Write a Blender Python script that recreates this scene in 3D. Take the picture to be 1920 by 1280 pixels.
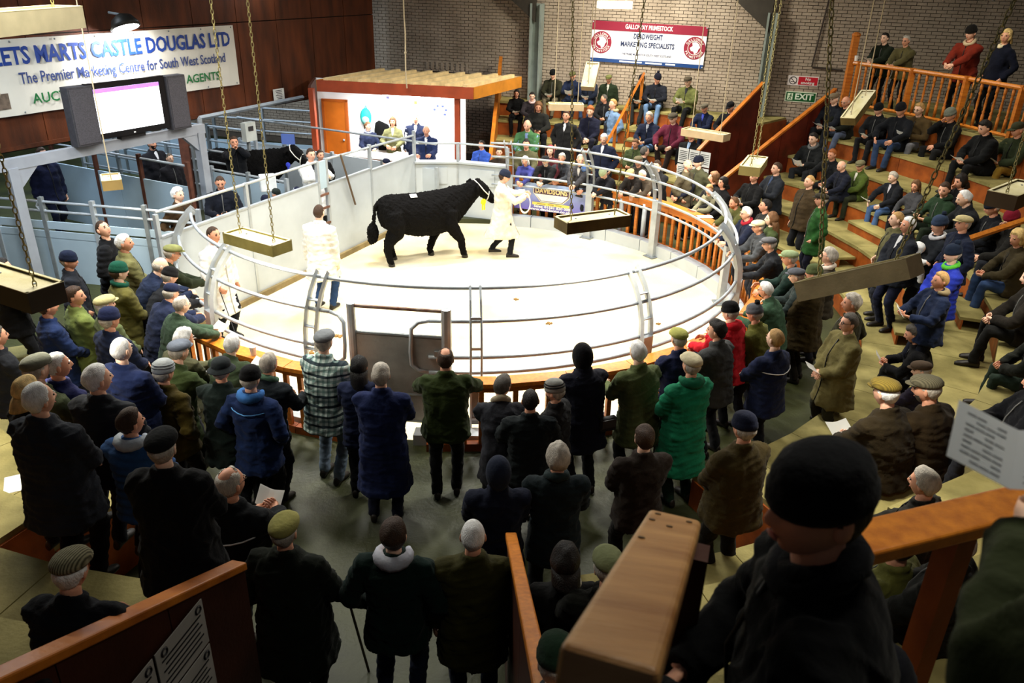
import bpy, math, random
import numpy as np
from mathutils import Matrix, Vector
for o in list(bpy.data.objects): bpy.data.objects.remove(o)
SC = bpy.context.scene; COL = SC.collection
random.seed(7)
# ---------------- camera ----------------
cam = bpy.data.cameras.new('camera'); CAM = bpy.data.objects.new('camera', cam); COL.objects.link(CAM)
CAM.matrix_world = Matrix(((.99966, -.02618, 0.0, 0.0), (.01120, .42776, -.90382, 0.0), (.02366, .90351, .42790, 5.3), (0, 0, 0, 1)))
cam.sensor_width = 36.0; cam.lens = 1492.0 / 1920.0 * 36.0; cam.clip_start = .05
cam.dof.use_dof = True; cam.dof.focus_distance = 13.0; cam.dof.aperture_fstop = 5.6
SC.camera = CAM
# ---------------- world, lights, exposure ----------------
W = bpy.data.worlds.new('hall_air'); SC.world = W; W.use_nodes = True
W.node_tree.nodes['Background'].inputs[0].default_value = (.80, .86, 1.0, 1)
W.node_tree.nodes['Background'].inputs[1].default_value = .025
SC.view_settings.view_transform = 'Standard'; SC.view_settings.look = 'None'
SC.view_settings.gamma = 1.0; SC.view_settings.use_curve_mapping = False
SC.view_settings.exposure = 0.45
def area(name, loc, size, power, col=(1, 1, 1), target=None, spread=180):
    l = bpy.data.lights.new(name, 'AREA'); l.shape = 'RECTANGLE'; l.size, l.size_y = size
    l.energy = power; l.color = col; l.spread = math.radians(spread)
    o = bpy.data.objects.new(name, l); COL.objects.link(o); o.location = loc
    d = Vector(target) - Vector(loc) if target else Vector((0, 0, -1))
    o.rotation_euler = d.to_track_quat('-Z', 'Y').to_euler(); return o
# ring floodlights under the roof, over the sawdust
for lx, ly in ((-2.9, 10.6), (1.3, 10.9), (-2.4, 15.0), (1.4, 14.8)):
    area('ring_floodlight', (lx, ly, 6.6), (1.3, .5), 200, (1, .97, .90), (lx * .8 - .2, ly * .8 + 2.6, 0), 140)
# cool strip lights over the cattle pens on the left
for lx, ly in ((-9.0, 15.5), (-6.6, 19.6), (-11.0, 20.0), (-7.5, 11.0)):
    area('pen_striplight', (lx, ly, 5.2), (1.6, .3), 170, (.72, .86, 1.0))
# strip lights over the stands
for lx, ly, p in ((2.6, 19.6, 270), (7.4, 15.4, 62), (6.4, 10.4, 75), (-5.2, 8.8, 140), (-3.9, 7.4, 60), (1.1, 1.9, 17)):
    area('stand_striplight', (lx, ly, 5.9), (1.5, .3), p, (1, .95, .80))
# ---------------- helpers ----------------
def lin(c):
    if isinstance(c, str): c = tuple(int(c[i:i + 2], 16) / 255 for i in (0, 2, 4))
    return tuple((x / 12.92 if x <= .04045 else ((x + .055) / 1.055) ** 2.4) for x in c)
MATS = {}
def mat(key, col, rough=.6, metal=0., var=.12, vs=5., bump=0., bs=40., spec=.4, emit=None, stretch=None, col2=None, sheen=0.):
    if key in MATS: return MATS[key]
    m = bpy.data.materials.new(key); m.use_nodes = True; nt = m.node_tree; N = nt.nodes; L = nt.links
    b = N['Principled BSDF']; c = lin(col)
    b.inputs['Roughness'].default_value = rough; b.inputs['Metallic'].default_value = metal
    b.inputs['Specular IOR Level'].default_value = spec
    if sheen: b.inputs['Sheen Weight'].default_value = sheen
    tc = N.new('ShaderNodeTexCoord'); mp = N.new('ShaderNodeMapping'); L.new(tc.outputs['Object'], mp.inputs[0])
    if stretch: mp.inputs['Scale'].default_value = stretch
    nz = N.new('ShaderNodeTexNoise'); nz.inputs['Scale'].default_value = vs; nz.inputs['Detail'].default_value = 5; L.new(mp.outputs[0], nz.inputs['Vector'])
    mx = N.new('ShaderNodeMix'); mx.data_type = 'RGBA'
    c2 = lin(col2) if col2 else tuple(x * (1 - var) for x in c); c1 = c if col2 else tuple(min(1, x * (1 + var)) for x in c)
    mx.inputs[6].default_value = (*c2, 1); mx.inputs[7].default_value = (*c1, 1)
    mr = N.new('ShaderNodeMapRange'); mr.inputs[1].default_value = .3; mr.inputs[2].default_value = .7; L.new(nz.outputs['Fac'], mr.inputs[0])
    L.new(mr.outputs[0], mx.inputs[0]); L.new(mx.outputs[2], b.inputs['Base Color'])
    if bump:
        n2 = N.new('ShaderNodeTexNoise'); n2.inputs['Scale'].default_value = bs; n2.inputs['Detail'].default_value = 4; L.new(mp.outputs[0], n2.inputs['Vector'])
        bp = N.new('ShaderNodeBump'); bp.inputs['Strength'].default_value = bump; bp.inputs['Distance'].default_value = .02
        L.new(n2.outputs['Fac'], bp.inputs['Height']); L.new(bp.outputs[0], b.inputs['Normal'])
    if emit:
        b.inputs['Emission Color'].default_value = (*lin(emit[0]), 1); b.inputs['Emission Strength'].default_value = emit[1]
    MATS[key] = m; return m
def cloth(col, key=None):
    if len(col) == 6:
        v = [int(col[i:i + 2], 16) for i in (0, 2, 4)]; m_ = sum(v) / 3; k = .18 if v[2] > v[0] and v[2] > v[1] else .08; col = ''.join('%02x' % int(x * (1 - k) + m_ * k) for x in v)
    return mat('cloth_' + (key or str(col)), col, .9, 0, .22, 7., .35, 26., .12, sheen=.04)
def tag(o, label=None, cat=None, group=None, kind=None):
    if label: o['label'] = label
    if cat: o['category'] = cat
    if group: o['group'] = group
    if kind: o['kind'] = kind
    return o
def empty(name, loc=(0, 0, 0), rz=0., parent=None):
    o = bpy.data.objects.new(name, None); COL.objects.link(o); o.location = loc; o.rotation_euler = (0, 0, rz); o.empty_display_size = .1
    if parent: o.parent = parent
    return o
def link(name, me, m, parent=None, smooth=False):
    o = bpy.data.objects.new(name, me); COL.objects.link(o)
    if m is not None:
        for x in (m if isinstance(m, (list, tuple)) else [m]): me.materials.append(x)
    if parent is not None: o.parent = parent
    return o
class MB:
    """collects geometry for one mesh"""
    def __init__(s): s.v = []; s.f = []; s.mi = []; s.n = 0
    def add(s, V, F, mi=0):
        V = np.asarray(V, float); s.v.append(V)
        for f in F: s.f.append([i + s.n for i in f]); s.mi.append(mi)
        s.n += len(V)
    def box(s, c, d, R=None, mi=0):
        h = np.array(d, float) / 2
        V = np.array([[x, y, z] for z in (-1, 1) for y in (-1, 1) for x in (-1, 1)]) * h
        if R is not None: V = V @ np.asarray(R).T
        s.add(V + np.array(c, float), [(0, 2, 3, 1), (4, 5, 7, 6), (0, 1, 5, 4), (2, 6, 7, 3), (0, 4, 6, 2), (1, 3, 7, 5)], mi)
    def hexa(s, V, mi=0):
        s.add(V, [(0, 3, 2, 1), (4, 5, 6, 7), (0, 1, 5, 4), (1, 2, 6, 5), (2, 3, 7, 6), (3, 0, 4, 7)], mi)
    def tube(s, P, RX, RY=None, side=(1, 0, 0), n=8, cap=True, mi=0, closed=False):
        P = np.asarray(P, float); k = len(P)
        RX = np.broadcast_to(np.asarray(RX, float), (k,)); RY = RX if RY is None else np.broadcast_to(np.asarray(RY, float), (k,))
        T = np.gradient(P, axis=0) if not closed else np.roll(P, -1, 0) - np.roll(P, 1, 0)
        T /= np.linalg.norm(T, axis=1)[:, None] + 1e-12
        sd = np.array(side, float); X = sd - (T @ sd)[:, None] * T; ln = np.linalg.norm(X, axis=1)
        bad = ln < .05
        if bad.any():
            s2 = np.array([0, 1., .3]); X2 = s2 - (T @ s2)[:, None] * T; X[bad] = X2[bad]; ln = np.linalg.norm(X, axis=1)
        X /= ln[:, None]; Y = np.cross(T, X)
        a = np.arange(n) * 2 * math.pi / n
        V = (P[:, None] + RX[:, None, None] * np.cos(a)[None, :, None] * X[:, None] + RY[:, None, None] * np.sin(a)[None, :, None] * Y[:, None]).reshape(-1, 3)
        F = []; kk = k if closed else k - 1
        for i in range(kk):
            i2 = (i + 1) % k
            for j in range(n): F.append((i * n + j, i * n + (j + 1) % n, i2 * n + (j + 1) % n, i2 * n + j))
        if cap and not closed:
            V = np.vstack([V, P[:1], P[-1:]]); c0 = k * n; c1 = c0 + 1
            for j in range(n):
                F.append((c0, (j + 1) % n, j)); F.append((c1, (k - 1) * n + j, (k - 1) * n + (j + 1) % n))
        s.add(V, F, mi)
    def rings(s, Rg, cap=True, mi=0):
        """loft through rings (k,n,3)"""
        Rg = np.asarray(Rg, float); k, n = Rg.shape[:2]; V = Rg.reshape(-1, 3); F = []
        for i in range(k - 1):
            for j in range(n): F.append((i * n + j, i * n + (j + 1) % n, (i + 1) * n + (j + 1) % n, (i + 1) * n + j))
        if cap:
            V = np.vstack([V, Rg[0].mean(0)[None], Rg[-1].mean(0)[None]]); c0 = k * n
            for j in range(n):
                F.append((c0, (j + 1) % n, j)); F.append((c0 + 1, (k - 1) * n + j, (k - 1) * n + (j + 1) % n))
        s.add(V, F, mi)
    def ball(s, c, r, nu=10, nv=7, R=None, mi=0):
        r = np.broadcast_to(np.asarray(r, float), (3,)); V = [(0, 0, -1.)]
        for i in range(1, nv):
            t = -math.pi / 2 + math.pi * i / nv
            for j in range(nu): V.append((math.cos(t) * math.cos(2 * math.pi * j / nu), math.cos(t) * math.sin(2 * math.pi * j / nu), math.sin(t)))
        V.append((0, 0, 1.)); V = np.array(V) * r
        if R is not None: V = V @ np.asarray(R).T
        F = [(0, 1 + (j + 1) % nu, 1 + j) for j in range(nu)]
        for i in range(nv - 2):
            for j in range(nu): F.append((1 + i * nu + j, 1 + i * nu + (j + 1) % nu, 1 + (i + 1) * nu + (j + 1) % nu, 1 + (i + 1) * nu + j))
        e = len(V) - 1; b = 1 + (nv - 2) * nu
        F += [(e, b + j, b + (j + 1) % nu) for j in range(nu)]
        s.add(V + np.array(c, float), F, mi)
    def mesh(s, name, smooth=False):
        me = bpy.data.meshes.new(name); me.from_pydata(np.vstack(s.v).tolist(), [], s.f)
        if any(s.mi): me.polygons.foreach_set('material_index', s.mi)
        if smooth: me.shade_smooth()
        me.update(); return me
    def build(s, name, m, parent=None, smooth=False): return link(name, s.mesh(name, smooth), m, parent)
def rotz(a): c, s = math.cos(a), math.sin(a); return np.array([[c, -s, 0], [s, c, 0], [0, 0, 1.]])
def rotx(a): c, s = math.cos(a), math.sin(a); return np.array([[1., 0, 0], [0, c, -s], [0, s, c]])
def roty(a): c, s = math.cos(a), math.sin(a); return np.array([[c, 0, s], [0, 1., 0], [-s, 0, c]])
def lettering(name, text, size, m, parent, loc, rot=(math.pi / 2, 0, 0), width=None, bold=0., align='CENTER', ext=.002, shear=0.):
    cu = bpy.data.curves.new(name, 'FONT'); cu.body = text; cu.size = size; cu.align_x = align; cu.align_y = 'CENTER'
    cu.extrude = ext; cu.offset = bold; cu.resolution_u = 2; cu.shear = shear
    t = bpy.data.objects.new(name + '_tmp', cu); COL.objects.link(t); bpy.context.view_layer.update()
    me = bpy.data.meshes.new_from_object(t.evaluated_get(bpy.context.evaluated_depsgraph_get()))
    bpy.data.objects.remove(t)
    if width:
        xs = np.empty(len(me.vertices) * 3); me.vertices.foreach_get('co', xs); xs = xs.reshape(-1, 3)
        w = xs[:, 0].max() - xs[:, 0].min(); xs[:, 0] *= width / w; me.vertices.foreach_set('co', xs.ravel())
    me.name = name; o = link(name, me, m, parent); o.location = loc; o.rotation_euler = rot; return o

# ---------------- people ----------------
PENDING = []
SKIN = [mat('skin_%d' % i, c, .55, 0, .08, 9, .08, 60, .35) for i, c in enumerate(('e6b094', 'dda082', 'ecc0a6', 'd89a7c'))]
EYE = mat('eye_dark', '2a2420', .3); LIP = mat('lip', 'a8604f', .5)
SHOE = mat('boot_leather', '1d1813', .5, bump=.1); PAPERM = mat('sheet_paper', 'f4f4f0', .8, 0, .03)
def translucent(m, w=.45):
    nt = m.node_tree; b = nt.nodes['Principled BSDF']; t = nt.nodes.new('ShaderNodeBsdfTranslucent'); t.inputs[0].default_value = (.9, .9, .88, 1); x = nt.nodes.new('ShaderNodeMixShader'); x.inputs[0].default_value = w
    nt.links.new(b.outputs[0], x.inputs[1]); nt.links.new(t.outputs[0], x.inputs[2]); nt.links.new(x.outputs[0], nt.nodes['Material Output'].inputs[0]); return m
translucent(PAPERM)
def nrm(v): v = np.asarray(v, float); return v / (np.linalg.norm(v) + 1e-12)
def ik(a, b, l1, l2, hint):
    a = np.asarray(a, float); b = np.asarray(b, float); d = b - a; L = np.linalg.norm(d)
    if L > (l1 + l2) * .995: b = a + d / L * (l1 + l2) * .995; d = b - a; L = np.linalg.norm(d)
    u = d / L; x = (l1 * l1 - l2 * l2 + L * L) / (2 * L); h = math.sqrt(max(0, l1 * l1 - x * x))
    hv = np.asarray(hint, float); hv = hv - (hv @ u) * u
    return a + u * x + nrm(hv) * h, b
def head_grid(nu, nv):
    s = np.linspace(-1, 1, nu, endpoint=False); th = s * math.pi * (.5 + .5 * np.abs(s))
    ph = np.linspace(-math.pi / 2, math.pi / 2, nv + 1)
    return np.meshgrid(th, ph)
def head_shape(th, ph, wide=1.):
    d = np.stack([np.sin(th) * np.cos(ph), np.cos(th) * np.cos(ph), np.sin(ph)], -1)
    x = d[..., 0] * .077 * wide; y = np.where(d[..., 1] > 0, d[..., 1] * .094, d[..., 1] * .105); z = d[..., 2] * .118
    t = np.clip(-z / .118, 0, 1)
    x = x * (1 - .30 * t ** 1.5); y = np.where(y < 0, y * (1 - .5 * t), y * (1 - .02 * t) + .006 * t)
    fr = (y > 0)
    G = lambda cx, cz, sx, sz: np.exp(-((np.abs(x) - cx) / sx) ** 2 - ((z - cz) / sz) ** 2)
    y = y + fr * (.026 * G(0, -.022, .014, .02) + .012 * G(0, .006, .011, .022) - .011 * G(.032, .012, .015, .011)
                  + .005 * G(.02, .032, .03, .009) + .005 * G(0, -.06, .022, .009) + .009 * G(0, -.1, .024, .018) + .004 * G(.045, -.022, .02, .02))
    return np.stack([x, y, z], -1)
def grid_faces(nu, nv, keep=None):
    F = []
    for i in range(nv):
        for j in range(nu):
            q = (i * nu + j, i * nu + (j + 1) % nu, (i + 1) * nu + (j + 1) % nu, (i + 1) * nu + j)
            if keep is None or all(keep[k] for k in q): F.append(q)
    return F
def hand(mb, w, d, n, side, curl, mi=0):
    """palm and five fingers at wrist w along d, palm facing n; side=+1 right hand"""
    d = nrm(d); n = nrm(np.asarray(n, float) - (np.asarray(n, float) @ d) * d); x = np.cross(d, n) * side
    P = [w - d * .02, w + d * .01, w + d * .05, w + d * .088]
    mb.tube(P, [.026, .03, .041, .039], [.02, .017, .015, .012], side=x, n=8, mi=mi)
    for k, (o, l) in enumerate(((-.031, .068), (-.011, .078), (.01, .073), (.03, .058))):
        b = w + d * .08 + x * o; c = curl * (1 + .1 * k)
        d1 = nrm(d * math.cos(c) + n * math.sin(c)); d2 = nrm(d * math.cos(2.1 * c) + n * math.sin(2.1 * c))
        mb.tube([b, b + d1 * l * .5, b + d1 * l * .5 + d2 * l * .35, b + d1 * l * .5 + d2 * l * .55], [.0095, .009, .0085, .005], side=x, n=6, mi=mi)
    b = w + d * .025 - x * .03; t1 = nrm(d * .7 - x * .6 + n * .35); t2 = nrm(d * .9 + n * .4 - x * .1)
    mb.tube([b, b + t1 * .035, b + t1 * .035 + t2 * .03, b + t1 * .035 + t2 * .04], [.013, .011, .0095, .006], side=n, n=6, mi=mi)
def noise3(P, sc, seed, n=6):
    r = np.random.RandomState(seed); o = np.zeros(len(P))
    for i in range(n):
        k = r.randn(3); k /= np.linalg.norm(k); o += np.sin(P @ k * sc * (1 + .35 * i) + r.rand() * 6.28) / (1 + .3 * i)
    return o / 2.2
def remesh(o, voxel, smooth=4):
    m = o.modifiers.new('r', 'REMESH'); m.mode = 'VOXEL'; m.voxel_size = voxel; m.use_smooth_shade = True
    s = o.modifiers.new('s', 'SMOOTH'); s.factor = .5; s.iterations = smooth
def flush():
    bpy.context.view_layer.update(); dg = bpy.context.evaluated_depsgraph_get(); new = []
    for o, fn in PENDING: new.append((o, bpy.data.meshes.new_from_object(o.evaluated_get(dg)), fn))
    for o, me, fn in new:
        nv = len(me.vertices); P = np.empty(nv * 3); me.vertices.foreach_get('co', P); P = P.reshape(-1, 3)
        Nn = np.empty(nv * 3); me.vertices.foreach_get('normal', Nn); Nn = Nn.reshape(-1, 3)
        if fn: P = P + Nn * fn(P, Nn)[:, None]
        me.vertices.foreach_set('co', P.ravel()); me.shade_smooth(); me.update()
        old = o.data; mats = [m for m in old.materials]; o.modifiers.clear(); me.name = o.name; me.materials.clear()
        for m in mats: me.materials.append(m)
        o.data = me; bpy.data.meshes.remove(old)
    PENDING.clear()
def folds(seed, amp, quilt=0.):
    def fn(P, N):
        w = noise3(P, 9, seed); a = noise3(P + np.stack([w, w * .6, w * .3], 1) * .05, 30, seed + 1, 5)
        b = np.abs(noise3(P * np.array([.55, .55, 1.5]) + w[:, None] * .03, 34, seed + 2, 4))
        d = amp * (a * .6 + 1.0 - 2.2 * np.minimum(b, .45))
        if quilt: d = d * .4 + quilt * (np.abs(np.sin(P[:, 2] * math.pi / .075 + .4 * w)) - .5)
        return d * np.clip(1.2 - N[:, 2] * .3, .5, 1.3)
    return fn
# wrist targets (x out, y forward, z above pelvis) and elbow hint for each arm pose, right arm then left arm
BULK = 1.14
ARMS = {'side': ((.27, .05, -.13), (.6, -.8, 0)), 'pocket': ((.225, .1, .02), (.7, -.8, 0)), 'clasp': ((.045, .28, .06), (1, -.3, -.4)),
        'rail': ((.15, .43, .16), (.45, -.35, -1)), 'railw': ((.2, .44, .2), (1, .1, -.3)), 'rail2': ((.06, .48, .17), (.7, -.1, -.8)), 'paper': ((.10, .36, .21), (1, -.2, -.8)), 'low': ((.12, .33, .10), (1, -.3, -.6)),
        'fold': ((-.10, .21, .24), (1, .2, -.5)), 'lap': ((.07, .34, .13), (1, -.3, -.2)), 'knees': ((.19, .40, .12), (1, -.2, 0)),
        'chin': ((.05, .22, .55), (.7, .3, -1)), 'up': ((.09, .22, .60), (1, .1, -1)), 'hip': ((.24, .02, .08), (1, -1, 0)),
        'stick': ((.29, .30, .0), (.6, -.8, 0)), 'lead': ((.14, .46, .36), (.8, -.3, -.8)), 'back': ((.07, -.22, .02), (1, -.5, 0)), 'swing': ((.25, .25, -.05), (.5, -.8, 0)), 'swingb': ((.26, -.2, -.08), (.5, -.8, 0))}
HAIRC = {'white': 'f4f2ec', 'grey': 'b4aca0', 'dgrey': '55504a', 'dark': '1b1512', 'brown': '3d2a1c', 'lbrown': '6b4a2e', 'fair': 'b08a55', 'blond': 'd9b877', 'ginger': '9a5526', 'black': '0d0b0b'}
def person(head, floor, face, jacket='20232c', trousers='23252e', hat=None, hair='grey', style='short', arms='side', arms_l=None, sit=None,
           lean=0., hy=0., hp=0., fat=1., length=.18, label='', seed=0, vox=.022, hatc='20242e', hatc2=None, quilt=0., female=False, stride=0.,
           shirt=None, glasses=False, collar=None, hood=None, wide=1., jm=None, paper=None, phone=False, nolegs=False, twist=0., plabel=None, beard=None, vest=None, stripe=None, group=None):
    """head=(x,y,z of crown), floor=z of ground under the feet (or of the lower step when sit=seat height), face=heading in degrees (0 = +X)"""
    rnd = random.Random(seed * 17 + 3)
    if sit and not hp: hp = .12
    # posture at unit scale
    pz = (sit + .10) if sit else (.93 if not stride else .915)
    def spine(t):
        n = 12; p = np.array([0, 0, pz]); u = np.array([0, 0, 1.])
        if t <= 0: return p + np.array([0, -.02 * 0, t]), np.array([0, 0, 1.]), np.array([0, 1., 0])
        for i in range(n):
            tt = t * (i + .5) / n; a = lean * min(1, (tt + .06) / .3); u = np.array([0, math.sin(a), math.cos(a)]); p = p + u * t / n
        return p, u, np.array([0, u[2], -u[1]])
    pitch = hp - lean * .35; Rh = rotz(hy) @ rotx(-(lean * .55 + hp)) * 1.01
    nb, nu_, nf = spine(.56); hc = nb + nu_ * .045 + Rh @ np.array([0, .018, .10])
    top = hc[2] + .119 + (.018 if hat else .008)
    s = (head[2] - floor) / top
    if sit: # legs keep to the step height, torso scales
        s = (head[2] - floor - sit) / (top - sit); s = max(.82, min(1.16, s))
        pz = sit / s + .10; nb, nu_, nf = spine(.56); hc = nb + nu_ * .045 + Rh @ np.array([0, .018, .10])
    fa = math.radians(face) - math.pi / 2; Rz = rotz(fa)
    base = np.array([head[0], head[1], floor]) - Rz @ np.array([hc[0] * s, hc[1] * s, 0])
    E = empty('person', tuple(base), fa); tag(E, label, 'person', group or 'people at the sale'); E.scale = (s, s, s)
    jmat = jm or cloth(jacket); sk = SKIN[seed % 4]
    hip = [np.array([sd * .095, 0, pz - .02]) for sd in (1, -1)]
    # ---- legs ----
    ankles = []
    for i, sd in enumerate((1, -1)):
        if sit: an = np.array([sd * (.10 + .04 * rnd.random()), .40 + .10 * rnd.random(), .08])
        elif stride: an = np.array([sd * .09, stride * (1 if i == 0 else -1) * .5, .085 + (.05 if i == 1 else 0)])
        else: an = np.array([sd * (.10 + .03 * rnd.random()), rnd.uniform(-.05, .05), .085])
        ankles.append(an)
    knees = []
    for i, sd in enumerate((1, -1)):
        k, an = ik(hip[i], ankles[i], .44, .43, (sd * .15, 1, 0.1)); knees.append(k); ankles[i] = an
    if not nolegs:
        mb = MB()
        for i, sd in enumerate((1, -1)):
            h0, k0, a0 = hip[i], knees[i], ankles[i]; f = .9 + .1 * fat
            P = [h0 + np.array([0, 0, .06]), h0, h0 * .5 + k0 * .5, k0, k0 * .5 + a0 * .5, a0 + np.array([0, 0, .03]), a0 - np.array([0, 0, .03])]
            mb.tube(P, np.array([.095, .1, .088, .072, .064, .06, .062]) * f, side=(1, 0, 0), n=10)
        mb.ball((0, -.01, pz - .01), (.175 * (.8 + .2 * fat), .135 * fat, .13), 12, 8)
        o = mb.build('trousers', cloth(trousers), E); remesh(o, vox * 1.15, 3); PENDING.append((o, folds(seed + 5, .0065)))
        for i, sd in enumerate((1, -1)):
            mb = MB(); a0 = ankles[i]; z0 = a0[2] - .085; tq = .05 * sd
            prof = [(-.075, .03, .035), (-.06, .037, .05), (-.01, .036, .055), (.05, .038, .042), (.11, .045, .033), (.16, .040, .026), (.185, .022, .018)]
            Rg = []
            for y, w, h in prof:
                a = np.arange(10) * 2 * math.pi / 10
                Rg.append(np.stack([a0[0] + w * np.cos(a) + tq * y, np.full(10, a0[1] + y), z0 + np.maximum(0.0, h + h * np.sin(a))], 1))
            mb.rings(Rg); mb.build('shoe', SHOE, E, True)
    # ---- torso and arms ----
    sp = spine(.455); Rt = rotz(twist); sh = [sp[0] + Rt @ np.array([sd * (.192 if not female else .166), 0, 0]) for sd in (1, -1)]
    wr = []; el = []
    for i, sd in enumerate((1, -1)):
        t, hnt = ARMS[arms if i == 0 or not arms_l else arms_l]
        jt = np.array([rnd.uniform(-.02, .02), rnd.uniform(-.03, .03), rnd.uniform(-.03, .03)])
        tgt = np.array([sd * t[0], t[1], pz + t[2]]) + jt
        if t[2] > .4: tgt = hc + Rh @ np.array([sd * .05, .12, -.10])
        elif lean: # hands follow the leaning chest a little
            tgt = tgt + np.array([0, math.sin(lean) * .32, 0]) * (1 if t[1] > .15 else .4)
        e, w = ik(sh[i], tgt, .30, .265, (sd * hnt[0], hnt[1], hnt[2])); el.append(e); wr.append(w)
    mb = MB(); na = 16; a = np.arange(na) * 2 * math.pi / na
    ca = np.sign(np.cos(a)) * np.abs(np.cos(a)) ** .8; sa = np.sign(np.sin(a)) * np.abs(np.sin(a)) ** .8
    L = min(length, .04) if sit else length
    fat = fat * BULK; fx = 1 + .6 * (fat - 1); st_ = abs(stride) * .35; prof = [(-L, .208 + .05 * L, .165 + .08 * L + st_ * min(1, L * 2.2), 0), (-L * .5, .204, .16 + st_ * .4 * min(1, L * 2.2), 0), (.0, .198, .152, 0), (.10, .18, .14, .008), (.24, .187, .142, .008), (.36, .2, .14, .0), (.44, .19, .12, -.008), (.50, .14, .09, -.012), (.53, .09, .078, -.012), (.555, .074, .074, -.004)]
    Rg = []
    for t, rx, ry, yo in prof:
        p, u, f = spine(t); bel = fat if t < .33 else 1 + .4 * (fat - 1); fm = (.9 if female else 1.)
        X = (Rt if t > .2 else np.eye(3)) @ np.array([1., 0, 0]); fy = (Rt if t > .2 else np.eye(3)) @ f
        Rg.append((p + f * (yo + .03 * (bel - 1)))[None] + ca[:, None] * X[None] * rx * fx * fm + sa[:, None] * fy[None] * ry * bel)
    mb.rings(Rg)
    if not (vest and vest != 'gilet'):
        for i, sd in enumerate((1, -1)):
            P = [sh[i] - Rt @ np.array([sd * .05, 0, -.0]), sh[i], sh[i] * .45 + el[i] * .55, el[i], el[i] * .5 + wr[i] * .5, wr[i]]
            mb.tube(P, np.array([.08, .088, .075, .069, .063, .054]) * (.8 + .2 * fat) * (.9 if female else 1), side=(0, 1, .2), n=10)
    ang = np.arange(12) * 2 * math.pi / 12; cp, cu_, cf = spine(.553)
    mb.tube(cp[None] + np.cos(ang)[:, None] * np.array([.068, 0, 0]) + np.sin(ang)[:, None] * cf * .07 + np.outer(.012 - .022 * np.sin(ang), cu_), .022, .022, side=cu_, n=6, closed=True)
    if hood == 'down': mb.ball(spine(.53)[0] - cf * .095 + cu_ * .0, (.12, .055, .075), 12, 8)
    if sit and length > .1: # coat skirt over the thighs
        for i in (0, 1): mb.tube([hip[i], hip[i] * .55 + knees[i] * .45], [.125, .112], side=(1, 0, 0), n=10)
    o = mb.build('jacket' if length < .3 else 'coat', jmat, E); remesh(o, vox, 4); PENDING.append((o, folds(seed, .0105, quilt)))
    jo = o
    if not female or length > .2:
        mb2 = MB(); ZP = []
        for t in np.linspace(.02 if sit else -L + .02, .50, 9):
            pp_, u, f = spine(t); bel = fat if t < .33 else 1 + .4 * (fat - 1); ry = np.interp(t, [x[0] for x in prof], [x[2] for x in prof]); yo = np.interp(t, [x[0] for x in prof], [x[3] for x in prof])
            f = (Rt if t > .2 else np.eye(3)) @ f; ZP.append(pp_ + f * (yo + .03 * (bel - 1) + ry * bel + .009))
        mb2.tube(ZP, .009, .006, n=5); zc = lin(jacket if len(jacket) == 6 else '888888'); zk = 'zip_pale' if sum(zc) > 1.2 else 'zip_light' if sum(zc) < .12 and seed % 3 == 0 else 'zip_dark'
        z_ = mb2.build('front_opening', mat(zk, {'zip_light': '5a5a58', 'zip_pale': 'b0aca2', 'zip_dark': '0b0b0c'}[zk], .5), None, True); z_.parent = jo
    # ---- body: head, neck, hands joined through arms and trunk ----
    mb = MB(); nu, nv = (40, 26) if vox < .017 else (28, 18)
    TH, PH = head_grid(nu, nv); HP = head_shape(TH, PH, wide).reshape(-1, 3)
    hw = HP @ Rh.T + hc; mb.add(hw, grid_faces(nu, nv))
    for sd in (1, -1):
        mb.ball(hc + Rh @ np.array([sd * .079 * wide, -.008, -.004]), (.011, .02, .033), 8, 6, Rh @ rotz(sd * .35))
        mb.ball(hc + Rh @ np.array([sd * .031, .0815, .011]), (.0145, .008, .0078), 8, 5, Rh, mi=1)
        mb.ball(hc + Rh @ np.array([sd * .033, .0885, .031]), (.02, .005, .0045), 8, 5, Rh @ roty(sd * .12), mi=3)
    mb.ball(hc + Rh @ np.array([0, .0925, -.061]), (.022, .006, .005), 8, 5, Rh, mi=2)
    nk = hc + Rh @ np.array([0, -.02, -.06]); mb.tube([nk, nk * .5 + cp * .5, cp - cu_ * .04, spine(.3)[0], spine(.0)[0]], [.052, .054, .06, .06, .05], n=10)
    for i, sd in enumerate((1, -1)):
        d = nrm(wr[i] - el[i]); mb.tube([spine(.42)[0], sh[i], el[i], wr[i] + d * .01], [.04, .035, .032, .027], n=6, side=(0, 1, .2))
        hd = d if arms not in ('lap', 'paper', 'low', 'rail', 'rail2', 'clasp') else nrm(d + np.array([-sd * .5, .3, 0.]))
        pn = np.array([-sd * .8, .2, -.4]) if arms not in ('lap', 'paper') else np.array([-sd * .5, -.2, .6])
        hand(mb, wr[i], hd, pn, sd, .75 if arms in ('lap', 'paper', 'stick', 'lead', 'rail2') else .4)
        mb.tube([spine(.0)[0], hip[i], knees[i], ankles[i]], [.05, .06, .045, .04], n=6)
    if not (nolegs): pass
    bo = mb.build('body', [sk, EYE, LIP, mat('hair_' + (hair or 'brown'), HAIRC[hair or 'brown'], .55, 0, .3, 30, .6, 160, .3, stretch=(1, 1, .35))], E, True)
    # ---- hair ----
    if style != 'none' and hair:
        mb = MB(); nu, nv = (44, 30) if vox < .017 else (32, 22); TH, PH = head_grid(nu, nv); B = head_shape(TH, PH, wide).reshape(-1, 3); th = np.abs(TH.reshape(-1)); z = B[:, 2]; y = B[:, 1]
        front = {'short': .072, 'crop': .078, 'receding': .1, 'bald': 9, 'long': .07, 'bob': .06, 'curly': .066, 'pony': .074, 'thin': .095}.get(style, .072)
        lim = np.interp(th, [0, .75, 1.1, 1.45, 1.75, 2.1, math.pi], [front, front - .004, .05, -.01, -.03, -.07, -.088])
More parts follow.
